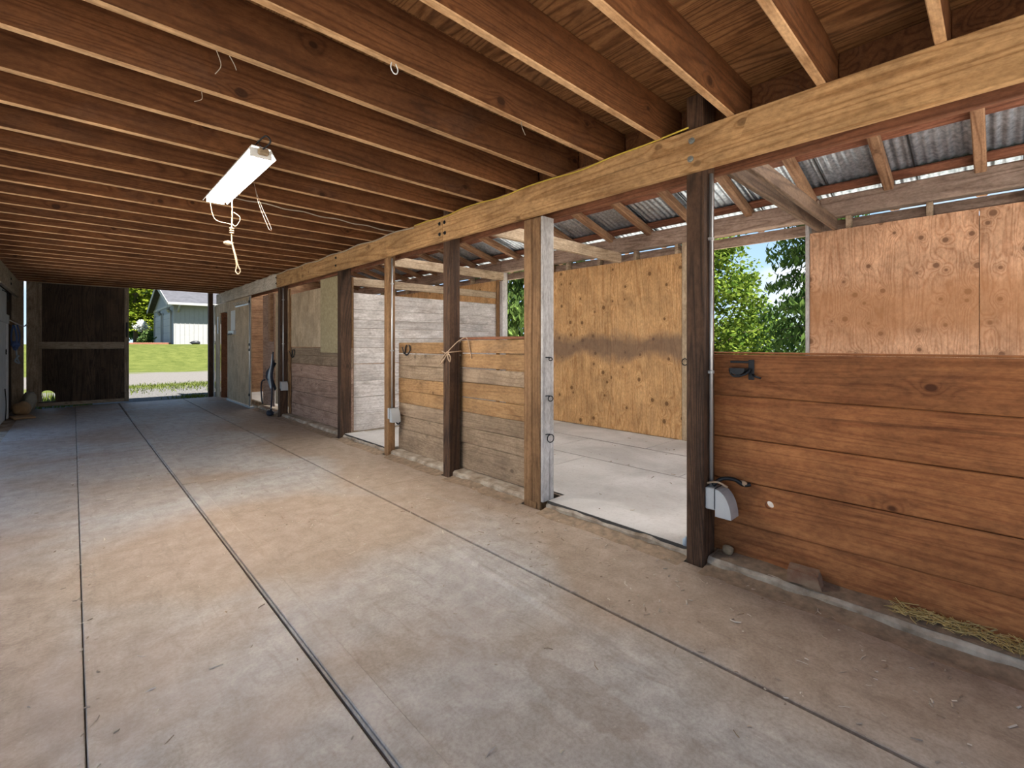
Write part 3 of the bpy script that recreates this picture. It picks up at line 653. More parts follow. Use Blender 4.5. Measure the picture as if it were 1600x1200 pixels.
for k in range(25):
    y = Y_NEAR + 0.3 + k * 0.66
    if y > 13.2: break
    up = 0.002 if k % 2 else 0.0
    link('metal_sheet', sheet, None, roof, (5.25, y, zr(5.25) + 0.128 / math.cos(ang) + up), (0, ang, 0))
    link('added_skylight_sheet', clear, None, roof, (3.723, y, zr(3.723) + 0.133 / math.cos(ang) + up), (0, ang, 0))  # translucent row added behind the beam to bring daylight into the stalls
    for x in (5.22,): link('lap_seam', box_mesh(1.45, 0.012, 0.006, 'black_metal', 0), None, roof, (x, y + 0.33, zr(x) + 0.112 / math.cos(ang)), (0, ang, 0))

# ------------------------------------------------------------------ back wall of the stalls
wr = empty('wall_right', (X_BACK, 5, 0.0), 'knotty plywood back wall of the stalls with open window bays', 'wall', kind='structure')
def sheet_ply(y0, y1, z0, z1, mat): box('plywood_sheet', (X_BACK, X_BACK + 0.015), (y0 + 0.002, y1 - 0.002), (z0, z1), mat, wr, 0.001)
ZT = 2.40
for a, b_ in ((-1.30, -1.11), (-1.11, 0.107), (0.107, 1.348)): sheet_ply(a, b_, 0.046, ZT, 'ply_pink')
sheet_ply(1.348, 2.649, 0.046, 1.08, 'ply'); sheet_ply(2.74, 3.80, 0.046, ZT, 'ply'); sheet_ply(3.80, 5.0, 0.046, ZT, 'ply')
sheet_ply(5.0, 6.05, 0.046, 1.08, 'ply')
for a in (6.1, 7.3, 8.5, 9.7, 10.9): sheet_ply(a, a + 1.2, 0.046, ZT, 'ply')
for y0, mt in ((1.349, 'white_board_z'), (2.652, 'ply_pale'), (4.92, 'tan_post'), (6.05, 'white_board_z')):
    box('stud', (X_BACK - 0.004 if mt != 'white_board_z' else X_BACK - 0.03, X_BACK + 0.09), (y0, y0 + (0.03 if mt == 'white_board_z' else 0.085)), (0.046, 2.53), mt, wr, 0.004)
for y in [Y_NEAR + 0.1 + k * 0.6 for k in range(27)]:
    if 1.2 < y < 2.7 or 4.85 < y < 6.2 or y < -1.3: continue
    box('cripple_stud', (X_BACK + 0.02, X_BACK + 0.11), (y, y + 0.045), (0.046, PLATE0), 'tie', wr, 0.003)
for a, b_ in ((Y_NEAR, 1.25), (1.253, 6.1), (6.103, 13.0)):
    box('wall_plate', (X_BACK - 0.03, X_BACK + 0.11), (a, b_), (PLATE0, 2.735), 'rough_wood_y', wr, 0.01)
    box('outer_header', (X_BACK + 0.112, X_BACK + 0.15), (a, b_), (2.405, 2.52), 'rough_wood_y', wr, 0.004)
for a, b_ in ((-1.30, 1.345), (2.74, 4.95), (6.1, 13.0)):
    box('outer_siding', (X_BACK + 0.112, X_BACK + 0.13), (a, b_), (-0.05, 2.36), 'rough_wood_y', wr, 0)
for a, b_ in ((1.38, 2.65), (5.0, 6.05)):
    box('window_sill', (X_BACK - 0.01, X_BACK + 0.12), (a, b_), (1.082, 1.11), 'tie', wr, 0.003)
    box('outer_siding', (X_BACK + 0.112, X_BACK + 0.13), (a - 0.03, b_), (-0.05, 1.08), 'rough_wood_y', wr, 0)

# tie timbers from the posts to the wall plate
def tie(label, y0, y1, z0, z1, x0=2.728, dz=0.0, mat='tie'):
    c = ((x0 + X_BACK - 0.03) / 2, (y0 + y1) / 2, (z0 + z1) / 2)
    o = link('tie_timber', box_mesh(X_BACK - 0.03 - x0, y1 - y0, z1 - z0, mat, 0.005), None, None, c, (0, dz, 0))
    tag(o, label, 'timber', 'tie timbers across the stalls')
tie('near tie timber of the dark pair above the doorway post', 1.10, 1.138, 2.39, 2.51, mat='dark_tie')
tie('farther tie timber of the dark pair above the doorway post', 1.226, 1.264, 2.39, 2.51, mat='dark_tie')
tie('single tan tie timber running from the twine post to the plywood wall', 3.60, 3.65, 2.38, 2.52)
tie('pale tie timber above the whitened stall partition', 6.02, 6.058, 2.38, 2.52)

# whitened partition between the stalls
part = empty('stall_partition', (4.1, 6.12, 0.045), 'tall whitened board partition wall between the far stalls', 'partition')
pz = [0.05, 0.286, 0.52, 0.74, 0.98, 1.20, 1.34, 1.47, 1.59, 1.73, 1.96]
for i, (a, b_) in enumerate(zip(pz, pz[1:])):
    box('plank', (2.78, 5.46), (6.10 + jit(0.004), 6.138), (a + 0.001, b_ - (0.007 if i in (1, 3) else 0.0015)), 'white_plank', part, 0.004, rot=(0, jit(0.0008), 0))
box('ledger', (2.78, 5.46), (6.09, 6.13), (2.06, 2.17), 'tie', part, 0.004)
box('edge_trim', (2.742, 2.776), (6.06, 6.13), (0.05, 2.17), 'tan_post', part, 0.004)
box('end_board', (5.40, 5.462), (6.06, 6.098), (0.05, 2.36), 'tan_post', part, 0.004)
box('edge_post', (5.465, 5.545), (5.99, 6.09), (0.05, 2.37), 'white_board_z', part, 0.004)

# ------------------------------------------------------------------ far end wall and barn door
we = empty('wall_back', (1, 13.1, 0.0), 'far end wall of the barn around the big door opening', 'wall', kind='structure')
box('stall_end_board', (2.75, 5.70), (13.05, 13.09), (-0.05, 3.4), 'rough_wood_x', we, 0)
box('corner_post', (-0.90, -0.695), (12.80, 12.92), (-0.05, 2.66), 'door_frame_z', we, 0.006)
jp = box('door_jamb_post', (2.34, 2.43), (12.98, 13.10), (-0.06, 2.66), 'dark_post', bev=0.006); tag(jp, 'dark weathered jamb post at the right edge of the barn opening', 'post')
jb = box('white_jamb_board', (2.435, 2.47), (13.0, 13.04), (-0.06, 2.2), 'white_paint', bev=0.003); tag(jb, 'thin white board beside the dark jamb post', 'board')
door = empty('door_1', (0.08, 12.9, 0.03), 'big dark plank barn door with grey frame rails and a cat hole', 'door', kind='structure')
DY = (12.90, 12.925)
px = [-0.655, -0.377] + [-0.377 + (0.855 + 0.377) / 7 * k for k in range(1, 8)]
for i, (a, b_) in enumerate(zip(px, px[1:])):
    if i in (0, 1): continue
    dy = 0.0 if i % 2 else 0.026
    box('door_plank', (a - (0.0 if i % 2 else 0.012), b_ + (0.0 if i % 2 else 0.012)), (DY[0] + dy, DY[1] + dy), (0.04, 2.58), 'door_dark', door, 0.002)
# two planks share the arched hole near the foot
def arch_half(x0, x1, hx, r, side):
    n = 8; z0, zb, z1 = 0.04, 0.125, 2.58; pr = []
    zs = 0.225
    if side < 0:
        pr = [(x0, z0), (hx, z0), (hx, zb), (hx - r, zb), (hx - r, zs)]
        pr += [(hx - r * math.cos(math.pi / 2 * k / n), zs + r * math.sin(math.pi / 2 * k / n)) for k in range(1, n + 1)]
        pr += [(hx, z1), (x0, z1)]
    else:
        pr = [(hx, z0), (x1, z0), (x1, z1), (hx, z1)]
        pr += [(hx + r * math.cos(math.pi / 2 - math.pi / 2 * k / n), zs + r * math.sin(math.pi / 2 - math.pi / 2 * k / n)) for k in range(0, n + 1)]
        pr += [(hx + r, zb), (hx, zb)]
    extrude('door_plank', pr, 'Y', DY[0], DY[1], 'door_dark', door)
arch_half(px[0], px[1], px[1], 0.115, -1); arch_half(px[1], px[2] - 0.0005, px[1], 0.115, 1)
def fr(x, z, mat): box('door_rail' if mat.endswith('x') else 'door_stile', x, (12.862, 12.898), z, mat, door, 0.004)
fr((-0.66, -0.50), (0.04, 2.60), 'door_frame_z'); fr((0.79, 0.862), (0.03, 2.60), 'door_frame_z')
fr((-0.498, 0.788), (2.45, 2.60), 'door_frame_x'); fr((-0.498, 0.788), (1.16, 1.30), 'door_frame_x'); fr((-0.498, 0.788), (0.03, 0.10), 'door_frame_x')
box('side_stile', (-0.498, -0.45), (12.868, 12.898), (0.12, 2.44), 'door_frame_z', door, 0.004)
box('handle', (0.81, 0.84), (12.82, 12.861), (1.40, 1.72), 'black_metal', door, 0.006)

# ------------------------------------------------------------------ left side of the aisle
wl = empty('wall_left', (X_LEFT - 0.1, 5, 0.0), 'open left side of the barn aisle with posts', 'wall', kind='structure')
for y in (Y_NEAR, 0.2, 3.4, 6.6, 9.85): box('side_post', (X_LEFT - 0.13, X_LEFT - 0.002), (y, y + 0.12), (-0.06, Z_BEAM1 - 0.002), 'dark_post', wl, 0.006)
box('side_boarding', (X_LEFT - 0.09, X_LEFT - 0.05), (9.98, 12.79), (-0.05, Z_BEAM1), 'door_dark', wl, 0)
box('girt', (X_LEFT - 0.049, X_LEFT - 0.01), (11.4, 12.79), (1.60, 1.70), 'tan_post', wl, 0.004)
wd = empty('door_3', (X_LEFT, 10.8, 0.0), 'white painted board door on the left side of the aisle', 'door', kind='structure')
for a, b_ in ((9.99, 10.37), (10.373, 10.75), (10.753, 11.13), (11.133, 11.40)):
    box('door_board', (X_LEFT - 0.04, X_LEFT - 0.012), (a, b_), (0.02, 2.135), 'white_paint', wd, 0.003)
box('cross_board', (X_LEFT - 0.011, X_LEFT + 0.012), (9.99, 11.52), (1.60, 1.74), 'white_paint', wd, 0.003)
box('edge_board', (X_LEFT - 0.011, X_LEFT + 0.012), (11.26, 11.39), (0.02, 1.595), 'white_paint', wd, 0.003)
tube('latch_ring', [(X_LEFT + 0.02, 10.9 + 0.04 * math.cos(a), 1.13 + 0.04 * math.sin(a)) for a in [k * 0.524 for k in range(12)]], 0.006, 'black_metal', wd, closed=True)
tube('door_hook', spline([(X_LEFT - 0.01, 10.7, 2.10), (X_LEFT + 0.05, 10.7, 2.05), (X_LEFT + 0.05, 10.75, 1.95), (X_LEFT + 0.03, 10.95, 1.95)]), 0.008, 'black_metal', wd)
tube('latch_chain', spline([(X_LEFT + 0.018, 10.75, 0.55), (X_LEFT + 0.03, 10.75, 0.3), (X_LEFT + 0.02, 10.77, 0.05)]), 0.007, 'black_metal', wd)
# blue halter hanging on the white door
ha = empty('blue_halter', (X_LEFT + 0.03, 11.5, 1.2), 'blue webbing halter hanging from the white door board', 'halter')
tube('hook', spline([(X_LEFT + 0.013, 11.50, 1.66), (X_LEFT + 0.10, 11.50, 1.60), (X_LEFT + 0.18, 11.52, 1.56), (X_LEFT + 0.22, 11.52, 1.60)]), 0.010, 'conduit', ha)
for k in range(3):
    ys = 11.50 + 0.02 * k
    tube('strap', spline([(X_LEFT + 0.06 + .02 * k, ys, 1.58), (X_LEFT + 0.03 + .05 * k, ys + .06, 1.40), (X_LEFT + 0.05 + .03 * k, ys + .02, 1.22), (X_LEFT + 0.09, ys - .05, 1.16), (X_LEFT + 0.10, ys, 1.36), (X_LEFT + 0.07, ys, 1.57)]), 0.012, 'blue_cloth' if k != 1 else 'conduit', ha)
blob('strap_bundle', (X_LEFT + 0.08, 11.52, 1.25), (0.06, 0.09, 0.06), 'blue_cloth', ha, 3, 0.4, 2)
tube('lead_end', spline([(X_LEFT + 0.09, 11.5, 1.2), (X_LEFT + 0.10, 11.55, 1.02), (X_LEFT + 0.13, 11.5, 0.93), (X_LEFT + 0.08, 11.48, 0.97), (X_LEFT + 0.12, 11.52, 1.06)]), 0.012, 'plastic', ha)
# sacks by the door
s1 = blob('feed_sack', (-0.665, 11.85, 0.12), (0.12, 0.26, 0.12), 'sack_tan', None, 1, 0.22, 3, 1.4, 0.05); tag(s1, 'slumped tan feed sack beside the dark barn door', 'sack')
s2 = blob('feed_sack', (-0.60, 12.45, 0.19), (0.10, 0.19, 0.19), 'sack_grey', None, 2, 0.3, 3, 1.6, 0.05); tag(s2, 'crumpled grey sack standing behind the tan sack by the barn door', 'sack')
s3 = box('floor_scrap', (-0.76, -0.50), (11.2, 11.62), (0.001, 0.03), 'sack_tan', bev=0.008, rot=(0, 0, 0.2)); tag(s3, 'flat tan plywood scrap on the floor in front of the sacks', 'board')

# ------------------------------------------------------------------ shop light and its cord
LX, LY0, LY1, LZ = 0.785, 2.93, 4.12, 2.335
lamp = empty('shop_light', (LX, 3.5, LZ), 'glowing white fluorescent shop light hanging under the joists', 'light')
prof = [(LX - 0.082, LZ), (LX - 0.050, LZ + 0.055), (LX + 0.050, LZ + 0.055), (LX + 0.082, LZ), (LX + 0.078, LZ - 0.001), (LX + 0.047, LZ + 0.050), (LX - 0.047, LZ + 0.050), (LX - 0.078, LZ - 0.001)]
extrude('reflector', prof, 'Y', LY0, LY1, 'white_enamel', lamp)
box('ballast_cover', (LX - 0.025, LX + 0.025), (LY0 + 0.02, LY1 - 0.02), (LZ + 0.03, LZ + 0.0495), 'white_enamel', lamp, 0.002)
for s in (-0.036, 0.036):
    tube('tube', [(LX + s, LY0 + 0.02, LZ + 0.010), (LX + s, LY1 - 0.02, LZ + 0.010)], 0.017, 'tube', lamp, 10)
for y in (LY0 + 0.008, LY1 - 0.008):
    box('lamp_holder', (LX - 0.058, LX + 0.058), (y - 0.007, y + 0.007), (LZ - 0.008, LZ + 0.045), 'white_enamel', lamp, 0.002)
box('plug', (LX - 0.02, LX + 0.035), (LY0 - 0.035, LY0 - 0.0005), (LZ + 0.005, LZ + 0.04), 'rope', lamp, 0.006)
for y in (LY0 + 0.06, LY1 - 0.10):
    for s in (-1, 1): tube('hanger_wire', [(LX + s * 0.04, y, LZ + 0.054), (LX, y, LZ + 0.10), (LX, y + 0.01, Z_BEAM1 + 0.01)], 0.003, 'black_metal', lamp, 5)
tube('power_cord', spline([(LX, LY0 - 0.03, LZ + 0.03), (LX + 0.03, LY0 - 0.07, LZ + 0.07), (LX + 0.01, LY0 - 0.05, Z_BEAM1 - 0.01), (LX + 0.0, LY0 + 0.08, Z_BEAM1 - 0.012)]), 0.005, 'black_metal', lamp)
cord = empty('pull_cord', (0.86, 3.86, 1.76), 'knotted pale rope pull with a loop hanging below the shop light', 'rope')
CX, CY = 0.835, 3.84
tube('rope', spline([(CX, CY, LZ - 0.003), (CX + .003, CY, 2.20), (CX - .002, CY, 2.08), (CX, CY, 1.99)]), 0.0045, 'rope', cord)
for k in range(3): tube('rope_knot', [(CX + 0.010 * math.cos(a), CY + 0.010 * math.sin(a), 2.06 + 0.016 * k) for a in [j * 0.785 for j in range(8)]], 0.006, 'rope', cord, closed=True)
blob('wood_toggle', (CX - 0.02, CY + 0.01, 1.985), (0.034, 0.02, 0.018), 'rope', cord, 4, 0.3, 2)
tube('rope_loop', spline([(CX, CY, 1.99), (CX + .022, CY - .012, 1.90), (CX + .034, CY - .02, 1.83), (CX + .048, CY - .03, 1.785), (CX + .036, CY - .02, 1.762), (CX + .022, CY - .012, 1.785), (CX + .027, CY - .015, 1.83), (CX + .016, CY - .01, 1.90), (CX, CY, 1.98)]), 0.0042, 'rope', cord)
tube('loose_strand', spline([(CX, CY, 2.12), (CX - .02, CY + .02, 2.13), (CX - .09, CY + .10, 2.17), (CX - .115, CY + .14, LZ - 0.002)]), 0.0022, 'rope', cord)
tube('loose_strand', spline([(CX + .012, CY - .01, 2.21), (CX + .045, CY - .04, 2.17), (CX + .022, CY - .02, 2.11), (CX, CY, 2.13)]), 0.003, 'rope', cord)
lw_ = tube('hanging_wire', spline([(0.96, 3.76, Z_BEAM1 - 0.006), (0.985, 3.75, 2.30), (1.03, 3.70, 2.13), (1.05, 3.69, 2.09), (1.055, 3.70, 2.12), (1.00, 3.76, 2.30), (0.965, 3.79, Z_BEAM1 - 0.004)]), 0.0009, 'pale_cable'); tag(lw_, 'thin pale wire loop dangling beside the rope pull', 'wire')

jh = tube('joist_hook', spline([(0.98, 1.775, 2.449), (0.975, 1.772, 2.425), (0.985, 1.770, 2.405), (1.0, 1.770, 2.405), (1.008, 1.772, 2.425), (1.0, 1.775, 2.449)]), 0.0025, 'paper'); tag(jh, 'tiny white plastic hook under a joist', 'hook')
for wx, wy, wl_ in ((0.42, 2.19, 0.10), (0.47, 2.20, 0.05), (0.44, 2.60, 0.06), (1.75, 1.77, 0.07)):
    cw = tube('cobweb_strand', spline([(wx, wy, 2.45), (wx + jit(.02), wy + jit(.02), 2.45 - wl_ * .6), (wx + jit(.03), wy + jit(.02), 2.45 - wl_)]), 0.0016, 'pale_cable'); tag(cw, 'dusty cobweb strand dangling from a joist', 'cobweb', 'cobweb strands under the joists')

# ------------------------------------------------------------------ cables on the beam
pts = [(2.492, 1.19, 2.462)]
for k in range(1, 12):
    y = 1.19 + k * 0.26; pts.append((2.490 + jit(0.002), y, 2.440 + (0.006 if k % 3 else -0.012) + jit(0.005)))
yc = tube('yellow_cable', spline(pts, 4), 0.005, 'yellow_cable'); tag(yc, 'yellow electrical cable stapled along the top of the aisle beam', 'cable')
pts = [(2.490 + jit(0.003), 4.06 + k * 0.42, 2.438 + (0.012 if k % 2 else -0.012) + jit(0.006)) for k in range(20)]
pc = tube('pale_cable', spline(pts, 4), 0.006, 'pale_cable'); tag(pc, 'pale electrical cable looping along the far part of the beam', 'cable')
pts = [(0.86 + k * 0.16, LY1 + 0.12 + 0.015 * k, Z_BEAM1 - 0.007 - 0.012 * math.sin(k * 1.6) ** 2) for k in range(11)]
jc = tube('joist_cable', spline(pts, 4), 0.005, 'pale_cable'); tag(jc, 'thin cable strung under the joists from shop light to beam', 'cable')

# ------------------------------------------------------------------ outlets with conduit
def outlet(label, x, y, zb, ztop, flap):
    o = empty('outlet_box', (x, y, zb), label, 'outlet')
    tube('conduit', [(x + 0.03, y - 0.014, zb + 0.12), (x + 0.03, y - 0.014, ztop)], 0.0105, 'conduit', o, 10)
    for z in (zb + 0.75, zb + 1.5): box('conduit_strap', (x + 0.015, x + 0.045), (y - 0.026, y - 0.0005), (z, z + 0.018), 'conduit', o, 0.002)
    box('box_body', (x - 0.02, x + 0.075), (y - 0.055, y - 0.0005), (zb, zb + 0.12), 'grey_box', o, 0.005)
    h = 0.15; n = 8
    pr = [(y - 0.058, zb - 0.03)] + [(y - 0.058 - flap * math.cos(math.pi / 2 * k / n), zb - 0.03 + h * math.sin(math.pi / 2 * k / n)) for k in range(n + 1)]
    extrude('cover', pr, 'X', x - 0.024, x + 0.078, 'grey_box', o)
    box('seam', (x - 0.026, x + 0.078), (y - 0.0578, y - 0.0552), (zb + 0.01, zb + 0.125), 'black_metal', o, 0)
    return o
ob = outlet('grey outlet box with flip cover on the dark doorway post by orange planks', 2.575, 1.126, 0.335, 2.21, 0.085)
tube('cord_end', spline([(2.60, 1.10, 0.46), (2.62, 1.06, 0.50), (2.64, 1.00, 0.505), (2.66, 0.96, 0.48), (2.68, 0.93, 0.485)]), 0.012, 'black_metal', ob)
tube('cord_end', spline([(2.57, 1.12, 0.475), (2.59, 1.07, 0.485), (2.60, 1.02, 0.465)]), 0.006, 'twine', ob)
blob('plug_tape', (2.665, 0.965, 0.485), (0.018, 0.026, 0.016), 'twine', ob, 6, 0.3, 2)
ob = outlet('grey outlet box with flip cover low on the slim tan post', 2.552, 4.680, 0.42, 2.21, 0.06)
tube('cord_end', spline([(2.60, 4.64, 0.41), (2.62, 4.60, 0.36), (2.64, 4.58, 0.40)]), 0.008, 'black_metal', ob)
ob = outlet('grey outlet box on the far dark post above the pinkish planks', 2.56, 8.400, 0.50, 2.21, 0.05)

# ------------------------------------------------------------------ hooks, rings, twine, halter
hk = empty('bridle_hook', (2.69, 0.97, 1.10), 'black iron bridle hook on the top orange plank', 'hook')
HX = X_PLANK - 0.004
box('back_plate', (HX - 0.006, HX), (0.915, 0.945), (1.055, 1.165), 'black_metal', hk, 0.002)
box('top_bar', (HX - 0.010, HX), (0.94, 1.04), (1.145, 1.157), 'black_metal', hk, 0.002)
tube('hoop', [(HX - 0.02 - 0.05 * math.sin(a) ** 2, 0.985 + 0.052 * math.cos(a), 1.115 - 0.040 * math.sin(a)) for a in [math.pi * k / 12 for k in range(13)]], 0.007, 'black_metal', hk)
n = 12; v, f = [], []
for xx, r in ((HX - 0.001, 0.045), (HX - 0.06, 0.036)):
    v.append((xx, 0.985, 1.118))
    for k in range(n + 1):
        a = math.pi * k / n; v.append((xx, 0.985 + r * 1.1 * math.cos(a), 1.118 - r * math.sin(a)))
S = n + 2
for k in range(n): f += [(0, 1 + k, 2 + k), (S, S + 2 + k, S + 1 + k), (1 + k, S + 1 + k, S + 2 + k, 2 + k)]
f += [(0, S, S + 1, 1), (0, n + 1, S + n + 1, S)]
link('cup', pymesh('cup', v, f), 'black_metal', hk)
tube('peg', [(HX, 0.925, 1.085), (HX - 0.03, 0.90, 1.075), (HX - 0.045, 0.87, 1.07)], 0.006, 'black_metal', hk)

def horseshoe(label, c, r, parent=None):
    pts = [Vector((c[0] - 0.012 - 0.02 * max(0, math.cos(a)), c[1] + r * 0.82 * math.sin(a), c[2] + r * math.cos(a + math.pi))) for a in [R(-150 + 300 * k / 14) for k in range(15)]]
    o = empty('horseshoe_hook', c, label, 'hook', 'bent horseshoe hooks on the stall fronts')
    tube('shoe', pts, 0.008, 'black_metal', o)
    tube('prong', [(c[0], c[1] + r * 0.2, c[2] - r * 0.9), (c[0] - 0.05, c[1] + r * 0.3, c[2] - r * 0.7), (c[0] - 0.07, c[1] + r * 0.35, c[2] + r * 0.5)], 0.007, 'black_metal', o)
horseshoe('rusty horseshoe hook beside the slim tan conduit post', (X_PLANK - 0.004, 4.50, 1.19), 0.06)
horseshoe('small dark horseshoe hook on the far worn planks', (X_PLANK - 0.004, 8.16, 1.10), 0.07)

def ring(label, z, r, x=2.60):
    y = 2.342; o = empty('tie_ring', (x, y, z), label, 'ring', 'iron rings on the double post')
    tube('eye', [(x - 0.01, y, z + 0.012), (x, y - 0.02, z + 0.008), (x + 0.01, y, z)], 0.004, 'black_metal', o)
    tube('loop', [(x + r * math.sin(a) + 0.01, y - 0.018 - 0.006 * math.sin(a), z - r + 0.01 + r * math.cos(a)) for a in [2 * math.pi * k / 14 for k in range(14)]], 0.004, 'black_metal', o, closed=True)
    tube('pin', [(x - 0.03, y - 0.004, z + 0.012), (x + 0.008, y - 0.012, z + 0.012)], 0.004, 'black_metal', o)
ring('large iron ring, lowest on the whitened side of the double post', 0.56, 0.030)
ring('iron ring halfway up the whitened side of the double post', 0.85, 0.020)
ring('small iron clip, topmost on the whitened side of the double post', 1.14, 0.012)
bw = empty('wall_ring', (5.54, 2.69, 1.03), 'small iron ring on the pale stud at the plywood back wall', 'ring')
tube('loop', [(5.53, 2.69 + 0.04 * math.cos(a), 1.03 + 0.04 * math.sin(a)) for a in [2 * math.pi * k / 12 for k in range(12)]], 0.006, 'black_metal', bw, closed=True)
tube('eye', [(5.546, 2.69, 1.07), (5.525, 2.69, 1.075), (5.546, 2.69, 1.08)], 0.005, 'black_metal', bw)

tw = empty('twine_tie', (2.53, 3.55, 1.18), 'pale twine knotted round the dark post between low plank panels', 'twine')
tube('wrap', [(2.533, 3.515, 1.175), (2.533, 3.57, 1.165), (2.533, 3.63, 1.185), (2.60, 3.632, 1.19), (2.672, 3.632, 1.19), (2.672, 3.57, 1.19), (2.672, 3.514, 1.185), (2.60, 3.513, 1.18)], 0.006, 'twine', tw, closed=True)
tube('bow', spline([(2.528, 3.53, 1.17), (2.515, 3.55, 1.13), (2.52, 3.60, 1.09), (2.515, 3.64, 1.06), (2.515, 3.62, 1.10), (2.52, 3.56, 1.16)]), 0.006, 'twine', tw)
tube('bow', spline([(2.528, 3.53, 1.17), (2.51, 3.50, 1.12), (2.515, 3.48, 1.09), (2.515, 3.47, 1.13), (2.525, 3.52, 1.165)]), 0.006, 'twine', tw)
tube('loose_end', spline([(2.528, 3.53, 1.18), (2.55, 3.50, 1.22), (2.60, 3.46, 1.28), (2.66, 3.42, 1.31), (2.688, 3.40, 1.20), (2.69, 3.38, 1.12)]), 0.005, 'twine', tw)
blob('knot', (2.525, 3.53, 1.172), (0.014, 0.018, 0.014), 'twine', tw, 5, 0.3, 2)

# dark halter and straps hanging on the far post
hb = empty('black_halter', (2.50, 8.62, 0.2), 'black and navy halter straps hanging beside the far dark post', 'halter')
rows, cols = 10, 6; v, f = [], []
for i in range(rows + 1):
    t = i / rows
    for j in range(cols + 1):
        u = j / cols
        y = 8.54 + u * (0.05 + 0.42 * math.sin(math.pi * min(1, t * 0.75)) ** 1.2)
        z = 0.98 - 0.52 * t - 0.10 * u * (1 - t) + 0.14 * u * t
        v.append((2.50 - 0.03 * math.sin(u * 9 + t * 3) - 0.03 * math.sin(math.pi * t), y, z))
for i in range(rows):
    for j in range(cols): a = i * (cols + 1) + j; f.append((a, a + 1, a + cols + 2, a + cols + 1))
pad = link('pad', pymesh('pad', [Vector(p) - Vector((2.5, 8.6, 0.7)) for p in v], f, True), 'navy_cloth', hb, (2.5, 8.6, 0.7))
sol = pad.modifiers.new('thickness', 'SOLIDIFY'); sol.thickness = 0.018
for pp, mt in (([(2.47, 8.55, 1.08), (2.46, 8.58, 0.90), (2.455, 8.66, 0.70), (2.46, 8.56, 0.45), (2.46, 8.60, 0.15)], 'grey_box'),
               ([(2.46, 8.96, 0.62), (2.44, 9.06, 0.58), (2.44, 9.10, 0.42), (2.44, 9.05, 0.24), (2.44, 9.00, 0.20)], 'navy_cloth'),
               ([(2.47, 8.52, 1.12), (2.46, 8.53, 0.80), (2.46, 8.55, 0.40), (2.46, 8.62, 0.10), (2.46, 8.72, 0.04)], 'navy_cloth'),
               ([(2.455, 8.62, 0.84), (2.45, 8.72, 0.66), (2.455, 8.60, 0.50)], 'plastic')):
    tube('strap', spline(pp), 0.013, mt, hb)
blob('buckle_pile', (2.46, 8.66, 0.06), (0.05, 0.10, 0.045), 'navy_cloth', hb, 8, 0.5, 3, 3.0, 0.1)

# ------------------------------------------------------------------ things on the kerb and floor
def brick_piece():
    bm = bmesh.new(); bmesh.ops.create_cube(bm, size=1)
    bmesh.ops.subdivide_edges(bm, edges=bm.edges[:], cuts=3, use_grid_fill=True)
    for v_ in bm.verts:
        c = v_.co.copy(); c = Vector((c.x * 0.085, c.y * 0.145, c.z * 0.062))
        c += Vector((mnoise.noise(c * 30), mnoise.noise(c * 30 + Vector((5, 1, 2))), mnoise.noise(c * 30 + Vector((1, 9, 4))))) * 0.006
        if c.y < -0.05: c.y += 0.02 * (0.5 + c.z / 0.06)
        v_.co = c
    me = bpy.data.meshes.new('brick_block'); bm.to_mesh(me); bm.free()
    o = link('brick_block', me, 'brick', None, (2.628, 0.655, 0.102), (0.05, -0.06, 0.12))
    tag(o, 'broken dusty brick lying on the kerb below the orange planks', 'brick')
brick_piece()
wk = blob('wood_chunk', (2.665, 1.045, 0.095), (0.02, 0.03, 0.03), 'rope', None, 11, 0.3, 2, 2.0, 0.1); tag(wk, 'small pale wood chunk in the corner behind the dark doorway post', 'wood chunk')
ps = blob('plastic_scrap', (2.60, 1.258, 0.088), (0.02, 0.018, 0.03), 'plastic', None, 12, 0.5, 2, 3.0, 0.1); tag(ps, 'crumpled blue-grey plastic scrap at the foot of the doorway post', 'scrap')
hp = tube('hoof_pick', spline([(4.86, 2.12, 0.052), (4.95, 2.10, 0.054), (5.0, 2.04, 0.053), (4.96, 2.0, 0.052), (4.88, 2.03, 0.053)]), 0.008, 'black_metal'); tag(hp, 'small dark iron loop lying on the pale stall floor', 'loop')

def scatter(name, n, gen, mat, label, cat):
    v, f = [], []
    for _ in range(n):
        p, L, wd, hgt = gen()
        a = random.uniform(0, 6.28); d = Vector((math.cos(a), math.sin(a), jit(0.25))); s = Vector((-math.sin(a), math.cos(a), 0)) * wd
        u = Vector((0, 0, hgt)); b0 = len(v)
        m_ = Vector((jit(0.2), jit(0.2), 0)) * L
        for q in (p - d * L / 2, p + m_, p + d * L / 2):
            v += [q - s, q + s, q + u]
        f += [(b0, b0 + 1, b0 + 4, b0 + 3), (b0 + 1, b0 + 2, b0 + 5, b0 + 4), (b0 + 2, b0, b0 + 3, b0 + 5),
              (b0 + 3, b0 + 4, b0 + 7, b0 + 6), (b0 + 4, b0 + 5, b0 + 8, b0 + 7), (b0 + 5, b0 + 3, b0 + 6, b0 + 8), (b0, b0 + 2, b0 + 1), (b0 + 6, b0 + 7, b0 + 8)]
    o = link(name, pymesh(name, v, f), mat); tag(o, label, cat, kind='stuff'); return o
def g_hay():
    y = -1.3 + 1.62 * random.random() ** 0.8; x = random.uniform(2.60, 2.692)
    return Vector((x, y, 0.078 + random.uniform(0, 0.022))), random.uniform(0.03, 0.10), 0.0012, 0.002
scatter('loose_hay', 900, g_hay, 'straw', 'yellow loose hay lying along the kerb under the orange planks', 'hay')
